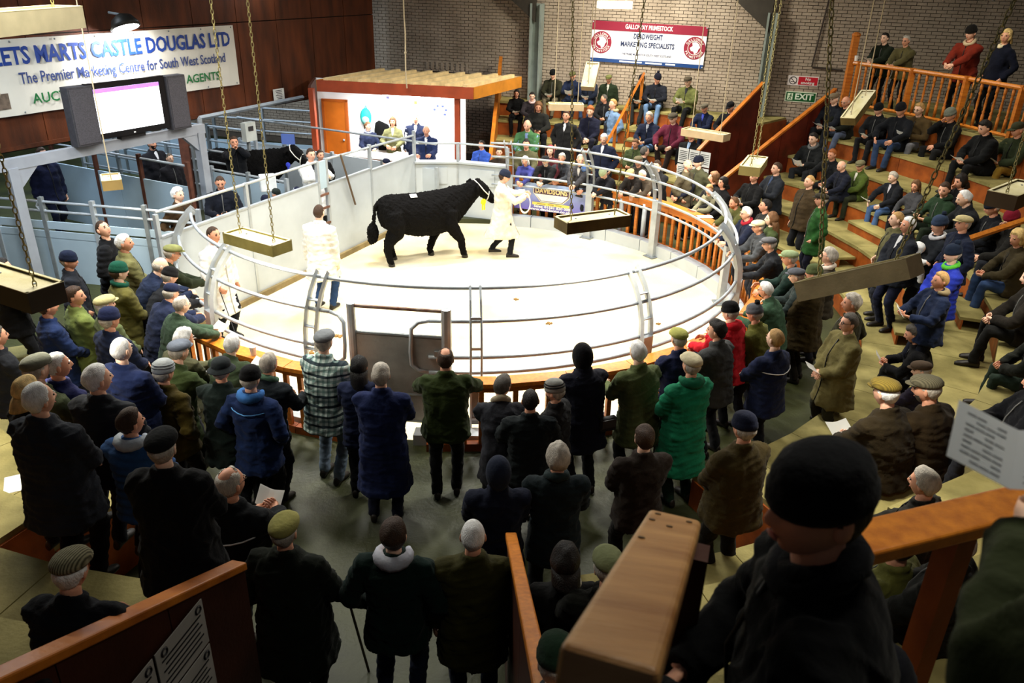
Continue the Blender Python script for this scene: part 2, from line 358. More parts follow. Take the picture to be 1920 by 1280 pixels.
        if style in ('long', 'bob'): lim = np.interp(th, [0, .7, 1.0, 1.3, math.pi], [front, front - .01, .0, -.12, -.12])
        keep = z > lim
        if style == 'bald': keep = (th > 1.35) & (z < .045) & (z > np.interp(th, [1.35, 1.75, 2.1, math.pi], [-.01, -.03, -.07, -.088]))
        if style == 'thin': keep &= ~((z > .085) & (y < .02) & (y > -.07) & (np.abs(B[:, 0]) < .04))
        th_ = {'crop': .006, 'bald': .008, 'short': .015, 'receding': .013, 'curly': .024, 'long': .018, 'bob': .02, 'pony': .012, 'thin': .012}.get(style, .014)
        if hat: keep &= z < .045; th_ *= .8
        K = keep.reshape(nv + 1, nu); inner = K & np.roll(K, 1, 1) & np.roll(K, -1, 1); inner[1:] &= K[:-1]; inner[:-1] &= K[1:]
        dirn = B / (np.linalg.norm(B, axis=1)[:, None] + 1e-9); off = np.where(inner.reshape(-1), th_, .001)
        nzv = noise3(B, 70 if style == 'curly' else 45, seed + 9); off = off * (1 + .35 * nzv)
        Hp = B + dirn * off[:, None]
        mb.add(Hp @ Rh.T + hc, grid_faces(nu, nv, keep))
        if style in ('long', 'bob'):
            Lh = .36 if style == 'long' else .10
            Rg = []
            for q in np.linspace(0, 1, 6):
                w = .082 - .02 * q; ang = np.linspace(-1.75, 1.75, 11)
                cc = hc + Rh @ np.array([0, -.015, -.03]) - np.array([0, 0, Lh * q]) - Rh @ np.array([0, .03 * q + .02 * min(1, q * 4), 0])
                out = np.stack([np.sin(ang) * (w * 1.15 + .02 * q), -np.cos(ang) * (.105 + .02 * q), 0 * ang], 1) @ Rh.T; inn = out[::-1] * .75
                Rg.append(np.vstack([out, inn]) + cc)
            mb.rings(Rg)
        if style == 'pony': mb.tube([hc + Rh @ np.array([0, -.1, .04]), hc + Rh @ np.array([0, -.15, .01]), hc + Rh @ np.array([0, -.145, -.1])], [.03, .035, .012], n=8)
        if mb.f: mb.build('hair', mat('hair_' + hair, HAIRC[hair], .55, 0, .3, 30, .6, 160, .3, stretch=(1, 1, .35)), E, True)
    if beard:
        mb = MB(); nu, nv = 32, 22; TH, PH = head_grid(nu, nv); B = head_shape(TH, PH, wide).reshape(-1, 3); th = np.abs(TH.reshape(-1)); z = B[:, 2]
        keep = (z < -.03) & (th < 1.35) & (z > -.117) & ~((np.abs(B[:, 0]) < .02) & (z > -.068) & (z < -.05) & (th < .5)); keep &= ~((z > -.045) & (th < .5) & (np.abs(B[:, 0]) < .012))
        dirn = B / (np.linalg.norm(B, axis=1)[:, None] + 1e-9)
        mb.add((B + dirn * .008) @ Rh.T + hc, grid_faces(nu, nv, keep)); mb.build('beard', mat('hair_' + beard, HAIRC[beard], .6, 0, .3, 30, .6, 160, .3), E, True)
    # ---- hats ----
    if hat:
        mb = MB(); n = 20; a = np.arange(n) * 2 * math.pi / n
        def dome(prof, yo, tilt):
            Rg = []; Rt_ = Rh @ rotx(tilt)
            for rx, ry, z in prof: Rg.append((np.stack([rx * np.cos(a), ry * np.sin(a) + yo, np.full(n, z)], 1)) @ Rt_.T + hc)
            mb.rings(Rg)
        hm = cloth(hatc, 'hat' + hatc)
        if hat in ('beanie', 'bobble'):
            dome([(.080, .098, .02), (.092, .112, .018), (.096, .117, .03), (.095, .116, .058), (.089, .110, .066), (.086, .106, .09), (.074, .092, .118), (.05, .062, .138), (.02, .024, .147), (.002, .002, .148)], -.006, -.16)
            ho = mb.build('beanie', hm, E, True)
            if hat == 'bobble':
                mb = MB(); mb.ball(hc + Rh @ np.array([0, -.03, .165]), .036, 12, 8); V = mb.v[0]; c0 = V.mean(0); V += (V - c0) * (.25 * noise3(V, 120, seed))[:, None]
                b2 = mb.build('pompom', cloth(hatc2 or hatc, 'hat' + (hatc2 or hatc)), None, True); b2.parent = ho
            elif hatc2:
                mb = MB(); Rt_ = Rh @ rotx(-.16)
                for zz in (.075, .1): mb.tube((np.stack([(.092 - (zz - .075) * .32) * np.cos(a), (.112 - (zz - .075) * .36) * np.sin(a) - .006, np.full(n, zz)], 1)) @ Rt_.T + hc, .007, n=6, closed=True, side=(0, 0, 1))
                b2 = mb.build('stripe', cloth(hatc2, 'hat' + hatc2), None, True); b2.parent = ho
        elif hat == 'flat':
            dome([(.082, .1, .04), (.093, .116, .044), (.1, .128, .058), (.097, .126, .078), (.083, .108, .1), (.05, .068, .116), (.002, .003, .12)], .006, .10)
            Rt_ = Rh @ rotx(.10); ang = np.linspace(-1.05, 1.05, 11)
            ii = np.stack([.088 * np.sin(ang), .106 * np.cos(ang) + .006, np.full(11, .05)], 1); oo = np.stack([.094 * np.sin(ang), .100 * np.cos(ang) + .006 + .062 * np.cos(ang * 1.4).clip(0), .05 - .012 * np.cos(ang)], 1)
            V = np.vstack([ii, oo, ii - [0, 0, .008], oo - [0, 0, .008]]) @ Rt_.T + hc; F = []
            for q in range(10): F += [(q, q + 1, 12 + q, 11 + q), (22 + q, 33 + q, 34 + q, 23 + q), (11 + q, 12 + q, 34 + q, 33 + q)]
            mb.add(V, F); ho = mb.build('flat_cap', jm_hat(hatc, hatc2) if hatc2 else hm, E, True)
        elif hat in ('cap', 'bucket'):
            dome([(.081, .099, .035), (.087, .106, .04), (.088, .107, .07), (.08, .098, .1), (.056, .07, .125), (.002, .003, .135)], -.002, 0.)
            if hat == 'cap':
                ang = np.linspace(-1., 1., 9); ii = np.stack([.086 * np.sin(ang), .104 * np.cos(ang), np.full(9, .046)], 1); oo = np.stack([.08 * np.sin(ang), .104 * np.cos(ang) + .085 * np.cos(ang * 1.2).clip(0), .046 - .015 * np.cos(ang)], 1)
                V = np.vstack([ii, oo, ii - [0, 0, .006], oo - [0, 0, .006]]) @ Rh.T + hc; F = []
                for q in range(8): F += [(q, q + 1, 10 + q, 9 + q), (18 + q, 27 + q, 28 + q, 19 + q), (9 + q, 10 + q, 28 + q, 27 + q)]
                mb.add(V, F)
            else: dome([(.084, .102, .05), (.128, .148, .012), (.131, .151, .006), (.084, .102, .04)], 0, 0)
            mb.build('peaked_cap' if hat == 'cap' else 'bucket_hat', hm, E, True)
        elif hat == 'hood':
            nu, nv = 36, 26; TH, PH = head_grid(nu, nv); B = head_shape(TH * 0 + TH, PH).reshape(-1, 3); th = np.abs(TH.reshape(-1)); z = B[:, 2]
            d = np.stack([np.sin(TH) * np.cos(PH), np.cos(TH) * np.cos(PH), np.sin(PH)], -1).reshape(-1, 3)
            S = d * np.array([.104, .128, .145]) + np.array([0, -.012, .0]); S[:, 2] = np.where(S[:, 2] < 0, S[:, 2] * 1.15, S[:, 2])
            keep = ~((th < .85) & (S[:, 2] < .075)); mb.add(S @ Rh.T + hc, grid_faces(nu, nv, keep)); mb.build('hood', cloth(hatc), E, True)
    # ---- extras ----
    if shirt:
        mb = MB(); pts = []
        V = []
        for t, w in ((.555, .03), (.52, .04), (.47, .032), (.42, .02), (.37, .008)):
            p, u, f = spine(t); ry = np.interp(t, [.24, .36, .44, .5, .56], [.142, .14, .12, .088, .07]); bel = fat if t < .33 else 1 + .4 * (fat - 1)
            c = p + f * (ry * bel + .012); V += [c - np.array([w, 0, 0]) - f * .012, c + f * .003, c + np.array([w, 0, 0]) - f * .012]
        F = []
        for q in range(4): F += [(q * 3, q * 3 + 1, q * 3 + 4, q * 3 + 3), (q * 3 + 1, q * 3 + 2, q * 3 + 5, q * 3 + 4)]
        V = np.array(V); k = len(V); bk = V - spine(.4)[2] * .03
        F += [tuple(k + i for i in f[::-1]) for f in F]; mb.add(np.vstack([V, bk]), F); mb.build('shirt', cloth(shirt), E, True)
    if collar:
        mb = MB(); P = cp[None] + np.cos(ang)[:, None] * np.array([.082, 0, 0]) + np.sin(ang)[:, None] * cf * .085 + np.outer(.0 - .03 * np.sin(ang), cu_)
        mb.tube(P, .033, .03, side=cu_, n=8, closed=True); mb.v[0] += (noise3(mb.v[0], 90, seed) * .006)[:, None]
        mb.build('collar', cloth(collar), E, True)
    if hood and hood != 'down':
        mb = MB(); hb = spine(.55)[0]; P = []
        for q in np.linspace(-2.2, 2.2, 11): P.append(hb - cf * (.095 * math.cos(q)) + np.array([.105 * math.sin(q), 0, 0]) + cu_ * (.015 - .03 * math.cos(q) * .5))
        mb.tube(P, [.02, .03, .04, .048, .052, .055, .052, .048, .04, .03, .02], n=8, side=cu_); mb.build('hood', cloth(hood), E, True)
    if glasses:
        mb = MB(); q = np.arange(10) * .6283
        for sd in (1, -1):
            mb.tube(np.stack([sd * .031 + .02 * np.cos(q), .098 + 0 * q, .012 + .016 * np.sin(q)], 1) @ Rh.T + hc, .0025, n=4, closed=True, side=Rh @ np.array([0, 1., 0]))
            mb.tube(np.array([[sd * .05, .096, .016], [sd * .08, .0, .012]]) @ Rh.T + hc, .0025, n=4)
        mb.tube(np.array([[-.012, .1, .014], [.012, .1, .014]]) @ Rh.T + hc, .0025, n=4); mb.build('glasses', mat('spectacle_frame', '1a1614', .3), E)
    if vest == 'gilet': # bare sleeves in shirt colour over the gilet arms
        mb = MB()
        for i, sd in enumerate((1, -1)):
            P = [sh[i], sh[i] * .45 + el[i] * .55, el[i], el[i] * .5 + wr[i] * .5, wr[i]]
            mb.tube(P, np.array([.083, .074, .068, .061, .054]), side=(0, 1, .2), n=10)
        mb.build('sleeves', cloth(shirt or 'dddddd'), E, True)
    if stripe:
        for (col, t, rr) in stripe:
            mb = MB(); p, u, f = spine(t); q = np.linspace(math.pi + .2, 2 * math.pi - .2, 9); rx = np.interp(t, [.1, .36, .44, .5], [.18, .197, .186, .14]) * fx + .014; ry = np.interp(t, [.1, .36, .44, .5], [.14, .14, .122, .09]) * fat + .014
            mb.tube(p[None] + np.cos(q)[:, None] * np.array([rx, 0, 0]) + np.sin(q)[:, None] * f * ry + np.outer(rr * np.abs(np.cos(q)), u), .006, n=5, side=u); b2 = mb.build('piping', cloth(col), None, True); b2.parent = jo
    hands = [base + Rz @ (w * s) for w in wr]
    if paper:
        mid = (wr[0] + wr[1]) / 2 + np.array([0, .09, .035]) if arms in ('lap', 'paper', 'low', 'rail', 'rail2', 'clasp') else wr[0] + np.array([0, .1, .03])
        loc = base + Rz @ (mid * s); mb = MB(); w, h = (.11, .15); nx = 6; V = []; tl = .5 if arms != 'paper' else .95
        for q in np.linspace(-1, 1, nx):
            for v_ in (-1, 1): V.append((q * w, v_ * h * .5 * math.cos(tl), v_ * h * .5 * math.sin(tl) + .025 * abs(q)))
        V = np.array(V); F = [(2 * k, 2 * k + 2, 2 * k + 3, 2 * k + 1) for k in range(nx - 1)]
        V2 = V + np.array([0, .0012, -.0016]); F2 = [tuple(i + 2 * nx for i in f[::-1]) for f in F]
        mb.add(np.vstack([V, V2]), F + F2); o = mb.build('sale_sheet', PAPERM, None); o.location = tuple(loc); o.rotation_euler = (0, 0, fa + rnd.uniform(-.3, .3)); o.scale = (s,) * 3
        tag(o, plabel or ('white sheet held by the ' + paper), 'paper', 'sale sheets')
    if phone:
        mid = (wr[0] + wr[1]) / 2 + np.array([0, .08, .05]); mb = MB(); mb.box((0, 0, 0), (.075, .15, .01), rotx(.6)); o = mb.build('mobile_phone', mat('phone', '0e0f12', .25), None); o.location = tuple(base + Rz @ (mid * s)); o.rotation_euler = (0, 0, fa)
        tag(o, plabel or 'dark mobile phone in the hands of the ' + phone, 'phone')
    return dict(E=E, base=base, hands=hands, Rz=Rz, s=s)
def jm_hat(c1, c2):
    key = 'hat_tweed_%s_%s' % (c1, c2)
    if key in MATS: return MATS[key]
    m = cloth(c1, key); nt = m.node_tree; N = nt.nodes; L = nt.links; b = N['Principled BSDF']
    tc = N.new('ShaderNodeTexCoord'); sp = N.new('ShaderNodeSeparateXYZ'); L.new(tc.outputs['Object'], sp.inputs[0])
    w = N.new('ShaderNodeTexWave'); w.inputs['Scale'].default_value = 22; w.inputs['Distortion'].default_value = .4; L.new(tc.outputs['Object'], w.inputs['Vector'])
    mx = N.new('ShaderNodeMix'); mx.data_type = 'RGBA'; mx.inputs[6].default_value = (*lin(c1), 1); mx.inputs[7].default_value = (*lin(c2), 1); L.new(w.outputs['Fac'], mx.inputs[0]); L.new(mx.outputs[2], b.inputs['Base Color'])
    MATS[key] = m; return m

# ---------------- the hall ----------------
CX, CY = -.85, 12.75                       # middle of the sale ring
def pol(r, a, z=0.): a = math.radians(a); return np.array([CX + r * math.cos(a), CY + r * math.sin(a), z])
WOOD = mat('varnished_pine', 'd07e28', .42, 0, .3, 3., .12, 30, .45, stretch=(1, 1, 7.), col2='a8571a')
WOODH = mat('varnished_handrail', 'd98428', .36, 0, .3, 4., .1, 40, .5, stretch=(6, 6, 6.), col2='b4661e')
RISER = mat('riser_board', 'a8561e', .5, 0, .3, 4, .1, 30, .35, col2='743611')
TREAD = mat('dusty_tread', 'a89c62', .8, 0, .3, 2.2, .25, 40, .25, col2='6a6236')
PANELR = mat('redbrown_ply', '6a2412', .5, 0, .3, 3, .1, 40, .35, col2='421308')
CAPW = mat('orange_cap', 'd07c24', .4, 0, .25, 5, .1, 40, .5, col2='a4581a')
STEEL = mat('galvanised_steel', 'a9b0b6', .45, .35, .14, 6, .08, 50, .5)
STEELB = mat('grey_sheet', 'b4bcc2', .5, .15, .10, 1.6, .05, 8, .4)
STEELD = mat('dull_steel', '7c8284', .5, .3, .25, 5, .1, 40, .45)
BLUEW = mat('pale_blue_sheet', 'a4b8c6', .55, .05, .12, 1.2, .06, 10, .35)
CONC = mat('concrete_shade', '3c4019', .55, 0, .35, 1.1, .3, 26, .4, col2='1e220c')  # concrete colour lowered to carry the crowd's shade on the floor
SAW = mat('sawdust', 'f3e7c8', .95, 0, .1, .7, .5, 60, .1, col2='d9c592')
def struct(o, label, kind='structure'): return tag(o, label, None, None, kind)
# floors
mb = MB(); n = 72
ins = [pol(4.62, 360 * i / n, .1) for i in range(n)]; out = [pol(26, 360 * i / n, .1) for i in range(n)]
mb.add(np.array(ins + out), [(i, (i + 1) % n, n + (i + 1) % n, n + i)[::-1] for i in range(n)])
mb.add(np.array([p - [0, 0, .2] for p in ins] + ins), [(i, (i + 1) % n, n + (i + 1) % n, n + i)[::-1] for i in range(n)])
o = mb.build('floor', CONC); struct(o, 'greenish grey concrete floor around the ring, crowd shade in its colour')
mb = MB(); V = [(CX, CY, 0.)]; F = []
nr = 14; nt = 96
for i in range(1, nr + 1):
    for j in range(nt):
        p = pol(4.64 * i / nr, 360 * j / nt); V.append(p)
V = np.array(V); V[:, 2] = 0.0
for j in range(nt): F.append((0, 1 + j, 1 + (j + 1) % nt))
for i in range(nr - 1):
    for j in range(nt): F.append((1 + i * nt + j, 1 + (i + 1) * nt + j, 1 + (i + 1) * nt + (j + 1) % nt, 1 + i * nt + (j + 1) % nt))
mb.add(V, F); o = mb.build('floor_ring', SAW); struct(o, 'pale cream sawdust floor of the sale ring')
# small droppings and scuffs on the sawdust
DUNG = mat('dung', '8a6a3a', .9, 0, .3, 20, .3, 60)
for i, (x, y, r) in enumerate(((-1.62, 11.0, .11), (.9, 9.6, .10), (1.55, 9.9, .07), (1.3, 9.0, .06), (.05, 12.9, .06), (-.4, 13.4, .05), (.6, 11.9, .07), (-.2, 9.3, .08), (-1.3, 9.2, .06), (2.4, 12.0, .05), (-3.0, 10.6, .08), (-2.7, 11.2, .09))):
    mb = MB()
    for k in range(7):
        a = k * 1.7 + i; q = .7 * r * (k / 7) ** .5; mb.ball((q * math.cos(a), q * math.sin(a) * .7, .012), (r * .33, r * .26, .018), 7, 5, rotz(a))
    o = mb.build('dropping', DUNG, None, True); o.location = (x, y, 0); tag(o, 'small brown dropping on the pale sawdust', 'dropping', 'droppings scattered on the sawdust')
# ---- back wall of painted brick ----
YAW = math.radians(17); WP = np.array([.95, 22.55, 0]); WU = np.array([math.cos(YAW), -math.sin(YAW), 0]); WN = np.array([-math.sin(YAW), -math.cos(YAW), 0])
def wallp(t, z, off=0.): return WP + WU * t + WN * off + np.array([0, 0, z])
RW = np.array([WU, -WN, [0, 0, 1]]).T       # local x along wall, y into wall, z up
MORT = mat('mortar', '5e5348', .9, 0, .15, 8); BRK = mat('painted_brick', 'b8a896', .75, 0, .22, 1.3, .35, 60, .2, col2='978877')
wall = empty('wall_back', tuple(WP), -YAW); struct(wall, 'back wall of painted beige brick')
mb = MB(); mb.box((-2, .12, 3.2), (28, .2, 6.6)); mb.build('mortar_bed', MORT, wall)
BL, BH = .225, .0765
bm = MB(); bm.box((0, 0, 0), (BL - .014, .03, BH - .012)); bme = bm.mesh('brick'); bme.materials.append(BRK)
nb = 0; VV = []; rr = np.random.RandomState(4)
solid = [(5.68, 6.6, 0, 1.85), (-3.74, -2.49, 2.36, 2.53)]
for r in range(int(5.4 / BH)):
    z = .3 + (r + .5) * BH
    for c in range(int(27.4 / BL)):
        t = -15.4 + (c + .5 * (r % 2) + .5) * BL
        if any(a - .1 < t < b + .1 and lo < z < hi for a, b, lo, hi in solid): continue
        y = rr.uniform(-.005, .005)
        if 5.75 < t < 9.9 and 3.1 < z < 4.38 and nb < 300:
            o = bpy.data.objects.new('brick', bme); COL.objects.link(o); o.parent = wall; o.location = (t, y, z); nb += 1
        else: VV.append((t, y, z))
base = np.array(bm.v[0]); VV = np.array(VV); V = (VV[:, None] + base[None]).reshape(-1, 3)
F = []
for i in range(len(VV)): F += [tuple(8 * i + k for k in f) for f in ((4, 5, 7, 6), (0, 1, 5, 4), (0, 2, 3, 1), (0, 4, 6, 2), (1, 3, 7, 5))]
me = bpy.data.meshes.new('brickwork'); me.from_pydata(V.tolist(), [], F); o = link('brickwork', me, BRK, wall); o['kind'] = 'stuff'; o['label'] = 'remaining painted bricks of the back wall'
mb = MB(); mb.box((-3.1, -.02, 2.45), (1.3, .08, .16)); mb.build('lintel_slot', mat('slot_dark', '2a1a12', .8), wall)
mb = MB()
for k in range(9): mb.box((-3.7 + k * .15, -.015, 2.68), (.07, .04, .2))
mb.build('soldier_course', BRK, wall)
# steel columns on the back wall
for t0, wd in ((-.48, .26), (5.43, .18)):
    c = empty('steel_column', tuple(wallp(t0, .1)), -YAW); tag(c, 'pale grey steel column with haunch against the brick, %s' % ('left of the maroon banner' if t0 < 0 else 'beside the exit door'), 'column', 'steel wall columns')
    mb = MB(); mb.box((-wd / 2, -.2, 2.15), (.05, .3, 4.3)); mb.box((wd / 2, -.2, 2.15), (.05, .3, 4.3)); mb.box((0, -.2, 2.15), (wd, .02, 4.3)); mb.build('stanchion', mat('column_paint', '8b9690', .5, .1, .2, 3), c)
    mb = MB(); V = []
    for y in (-.12, -.0): pass
    sx = 1 if t0 > 0 else -1
    H = [(-.02, -.06, 3.85), (-.02, -.06, 5.6), (sx * 1.4 if False else -1.5, -.06, 5.6), (-1.5, -.06, 5.0)]
    H = np.array(H); mb.hexa(np.vstack([H + [0, -.25, 0], H + [0, -.13, 0]])); mb.build('haunch', mat('haunch_dark', '3b362f', .6, .1), c)
# exit door, signs, pipe
d = empty('door_1', tuple(wallp(6.14, .1, .03)), -YAW); struct(d, 'dark grey exit door in the back wall')
GD = mat('door_grey', '3a3a3e', .5, .05, .1, 3)
mb = MB(); mb.box((0, 0, .84), (.74, .06, 1.68)); mb.build('door_leaf', GD, d)
mb = MB(); mb.box((-.41, -.02, .86), (.07, .12, 1.74)); mb.box((.41, -.02, .86), (.07, .12, 1.74)); mb.box((0, -.02, 1.72), (.89, .12, .07)); mb.build('door_frame', mat('frame_grey', '4b4a4c', .5), d)
mb = MB(); mb.box((0.0, -.045, 1.58), (.34, .01, .06)); mb.build('door_sign', mat('sign_grey', 'b9b9b9', .5), d)
s = empty('no_smoking_sign', tuple(wallp(6.375, 2.865, .02)), -YAW); tag(s, 'red and white no smoking sign above the exit sign', 'sign')
mb = MB(); mb.box((0, 0, 0), (.72, .012, .23)); mb.build('plate', mat('sign_white', 'efe6e2', .5), s)
mb = MB(); mb.box((.115, -.009, 0), (.45, .006, .185)); mb.build('red_field', mat('sign_red', 'c4182c', .45), s)
SW = mat('print_white', 'f4f2ee', .5); SB = mat('print_black', '1d1a1c', .5)
lettering('lettering', 'No', .1, SW, s, (.115, -.0135, .043), bold=.002); lettering('lettering', 'smoking', .095, SW, s, (.115, -.0135, -.045), bold=.002)
mb = MB(); q = np.arange(28) * 2 * math.pi / 28
mb.tube(np.stack([-.235 + .085 * np.cos(q), -.008 + 0 * q, .085 * np.sin(q)], 1), .009, n=5, closed=True, side=(0, 1, 0)); mb.box((-.235, -.01, 0), (.17, .006, .016), roty(.78)); mb.box((-.25, -.008, -.03), (.07, .005, .014)); mb.build('symbol', SB, s)
s = empty('exit_sign', tuple(wallp(6.38, 2.48, .02)), -YAW); tag(s, 'green EXIT sign on the brick wall over the door', 'sign')
mb = MB(); mb.box((0, 0, 0), (.74, .012, .25)); mb.build('plate', mat('sign_cream', 'dfe9cf', .5), s)
mb = MB(); mb.box((0, -.009, 0), (.69, .006, .205)); mb.build('green_field', mat('sign_green', '0b5a2a', .45), s)
lettering('lettering', 'EXIT', .2, mat('print_pale', 'eafbe4', .5), s, (.08, -.0135, 0), bold=.006, width=.43)
mb = MB(); mb.box((-.25, -.0135, 0), (.13, .004, .16)); mb.build('symbol_panel', mat('print_pale2', 'e4f4d8', .5), s)
mb = MB(); P = lambda *a: np.array([(x, -.017, z) for x, z in a])
mb.ball((-.235, -.017, .055), (.016, .003, .016), 8, 5); mb.tube(P((-.24, .04), (-.25, -.01), (-.225, -.06)), .009, n=5); mb.tube(P((-.25, -.01), (-.285, -.055)), .009, n=5); mb.tube(P((-.285, .02), (-.24, .03), (-.2, .0)), .008, n=5); mb.build('running_figure', mat('sign_green', '0b5a2a'), s)
mb = MB(); mb.tube([(6.68, -.05, 5.2), (6.52, -.05, 3.22), (6.55, -.05, 3.19), (7.25, -.05, 3.17)], .018, n=6); o = mb.build('wall_pipe', mat('pipe_dark', '3a302a', .6)); o.location = tuple(WP); o.rotation_euler = (0, 0, -YAW); tag(o, 'thin dark pipe bent along the brick above the exit sign', 'pipe')
# maroon and white banner
s = empty('sponsor_banner', tuple(wallp(2.45, 3.53, .06)), -YAW - .0); tag(s, 'white banner with maroon top band and two round emblems on the brick wall', 'banner')
s.rotation_euler = (0, .012, -YAW)
BW, BHh = 2.94, 1.0
def sheet(mb, w, z0, z1, y, amp=.012, nx=26, sag=0.):
    V = []
    for i in range(nx + 1):
        x = -w / 2 + w * i / nx; yy = y + amp * math.sin(i * 1.3) * math.cos(i * .37)
        for zz, k in ((z0, 1), (z1, .3)): V.append((x, yy * 1., zz))
    V = np.array(V); k = len(V); F = [(2 * i, 2 * i + 2, 2 * i + 3, 2 * i + 1) for i in range(nx)]
    B = V + [0, .004, 0]; mb.add(np.vstack([V, B]), F + [tuple(j + k for j in f[::-1]) for f in F])
PV = lambda k, c: mat('pvc_' + k, c, .45, 0, .05, 3, .05, 12, .4)
mb = MB(); sheet(mb, BW, -.5, .5, 0, .0); mb.build('cloth', PV('white', 'e9e9ee'), s)
mb = MB(); mb.box((0, -.006, .39), (BW, .006, .22)); mb.build('top_band', PV('maroon', '8d1f38'), s)
mb = MB(); mb.box((0, -.006, -.455), (BW, .006, .09)); mb.build('bottom_band', PV('navy', '16407e'), s)
NAVY = mat('print_navy', '1b2c55', .5); MARO = mat('print_maroon', '8d1f38', .5)
lettering('lettering', 'GALLOWAY PRIMESTOCK', .15, SW, s, (.0, -.0115, .39), bold=.004, width=1.22)
lettering('lettering', 'DEADWEIGHT', .17, NAVY, s, (0, -.005, .17), bold=.005, width=.74)
lettering('lettering', 'MARKETING SPECIALISTS', .17, NAVY, s, (0, -.005, -.03), bold=.005, width=1.38)
lettering('lettering', "THE 'PRIME' MOVERS FOR SOUTH WEST SCOTLAND", .07, NAVY, s, (0, -.005, -.27), bold=.001, width=1.28)
mb = MB(); x = -.7
for wd in (.62, .06, .46, .06, .28):
    if wd > .1: mb.box((x + wd / 2, -.0115, -.455), (wd - .03, .003, .035))
    x += wd
mb.build('small_print', SW, s)
for sx in (-1.2, 1.2):
    mb = MB()
    for r0, r1, y in ((0, .27, -.008),):
        q = np.arange(40) * 2 * math.pi / 40; V = np.vstack([[[sx, y, .02 - .04]], np.stack([sx + r1 * np.cos(q), y + 0 * q, -.02 + r1 * np.sin(q)], 1)]); mb.add(V, [(0, 1 + (i + 1) % 40, 1 + i) for i in range(40)])
    em = mb.build('emblem', MARO, s)
    mb = MB(); q = np.arange(36) * 2 * math.pi / 36; mb.tube(np.stack([sx + .165 * np.cos(q), -.01 + 0 * q, -.02 + .165 * np.sin(q)], 1), .008, n=4, closed=True, side=(0, 1, 0))
    V = np.array([(-.07, .13), (.02, .15), (.1, .1), (.14, .02), (.1, -.03), (.08, -.1), (.01, -.15), (-.02, -.08), (-.08, -.07), (-.12, .0), (-.05, .05)]); V3 = np.stack([sx + V[:, 0], np.full(len(V), -.011), -.02 + V[:, 1]], 1); mb.add(V3, [tuple(range(len(V)))[::-1]]); e2 = mb.build('emblem_map', SW, None); e2.parent = em
    for txt, a0, a1, rr_ in (('GALLOWAY', 150, 30, .213), ('PRIMESTOCK', 205, 335, .222)):
        for k, ch in enumerate(txt):
            a = math.radians(a0 + (a1 - a0) * k / (len(txt) - 1)); up = txt[0] == 'G'
            e2 = lettering('emblem_letter', ch, .075, SW, em, (sx + rr_ * math.cos(a), -.0115, -.02 + rr_ * math.sin(a)), rot=(math.pi / 2, (math.pi / 2 - a) if up else (-math.pi / 2 - a), 0), bold=.001)
mb = MB()
for x, z in ((-1.45, .47), (1.45, .47), (-1.45, -.47), (1.45, -.47)): mb.ball((x, -.012, z), (.02, .01, .02), 8, 5)
mb.build('eyelets', STEEL, s)
# ---- brown clad partition on the left ----
LP = np.array([-9.1, 14.0, 0]); LU = np.array([.4769, .8790, 0]); LN = np.array([.8790, -.4769, 0]); LA = math.atan2(LU[1], LU[0])
lw = empty('wall_left', tuple(LP), LA); struct(lw, 'high partition of dark brown weathered panels on the left')
BRP = mat('rusty_brown_panel', '6a3416', .6, 0, .5, 1.6, .2, 30, .3, stretch=(2.2, 2.2, .45), col2='381a0a')
for k in range(14):
    t0 = -6.4 + k * 1.22
    mb = MB(); mb.box((t0 + .61, .05, 3.06), (1.205, .05, 1.82)); mb.build('panel', BRP, lw)
    mb = MB(); mb.box((t0 + .61, .05, 5.0), (1.205, .05, 2.02)); mb.build('panel', BRP, lw)
mb = MB(); mb.box((2.1, .09, 4.1), (17.2, .03, 4.1)); mb.build('backing', mat('backing_dark', '160c07', .8), lw)
mb = MB(); mb.box((2.1, .04, 2.12), (17.2, .12, .07)); mb.build('bottom_rail', BRP, lw)
# sale banner on the brown wall (local x along wall, -y towards the hall)
s = empty('mart_banner', tuple(LP + LU * 2.2 + LN * .06 + np.array([0, 0, 3.32])), LA); tag(s, 'long cream banner with blue and green lettering on the brown wall', 'banner')
mb = MB(); sheet(mb, 6.76, -.64, .62, 0, .02); mb.build('cloth', mat('banner_cream', 'dcd8cc', .6, 0, .06, 2, .1, 6), s)
PB = mat('print_royal', '1c3e8f', .5); PG = mat('print_green', '177038', .5); PP = mat('print_slate', '39497f', .5)
lettering('lettering', 'WALLETS MARTS CASTLE DOUGLAS LTD', .4, PB, s, (.26, -.024, .33), bold=.011, width=5.98)
lettering('lettering', 'The Premier Marketing Centre for South West Scotland', .27, PP, s, (.72, -.024, -.04), bold=.003, width=4.66)
lettering('lettering', 'AUCTIONEERS, VALUERS AND AGENTS', .24, PG, s, (.69, -.024, -.4), bold=.003, width=4.3)
mb = MB(); mb.box((-2.25, -.022, -.38), (.75, .004, .26)); mb.build('picture', mat('picture_brown', '6e5e50', .6, 0, .5, 9), s)
mb = MB(); V = np.array([(-2.5, -.027, -.36), (-2.05, -.027, -.36), (-2.0, -.027, -.24), (-2.2, -.027, -.13), (-2.45, -.027, -.2)]); mb.add(V, [(0, 1, 2, 3, 4)]); mb.build('picture_building', mat('picture_stone', 'a79a80', .6, 0, .5, 14), s)
mb = MB()
for x in np.linspace(-3.3, 3.3, 9):
    for z in (.58, -.6): mb.ball((x, -.028, z), (.018, .008, .018), 8, 5)
mb.build('eyelets', STEELD, s)
s = empty('floodlight', tuple(LP + LU * 2.55 + LN * .3 + np.array([0, 0, 4.1])), LA); tag(s, 'round dark floodlight shining down over the cream banner', 'lamp')
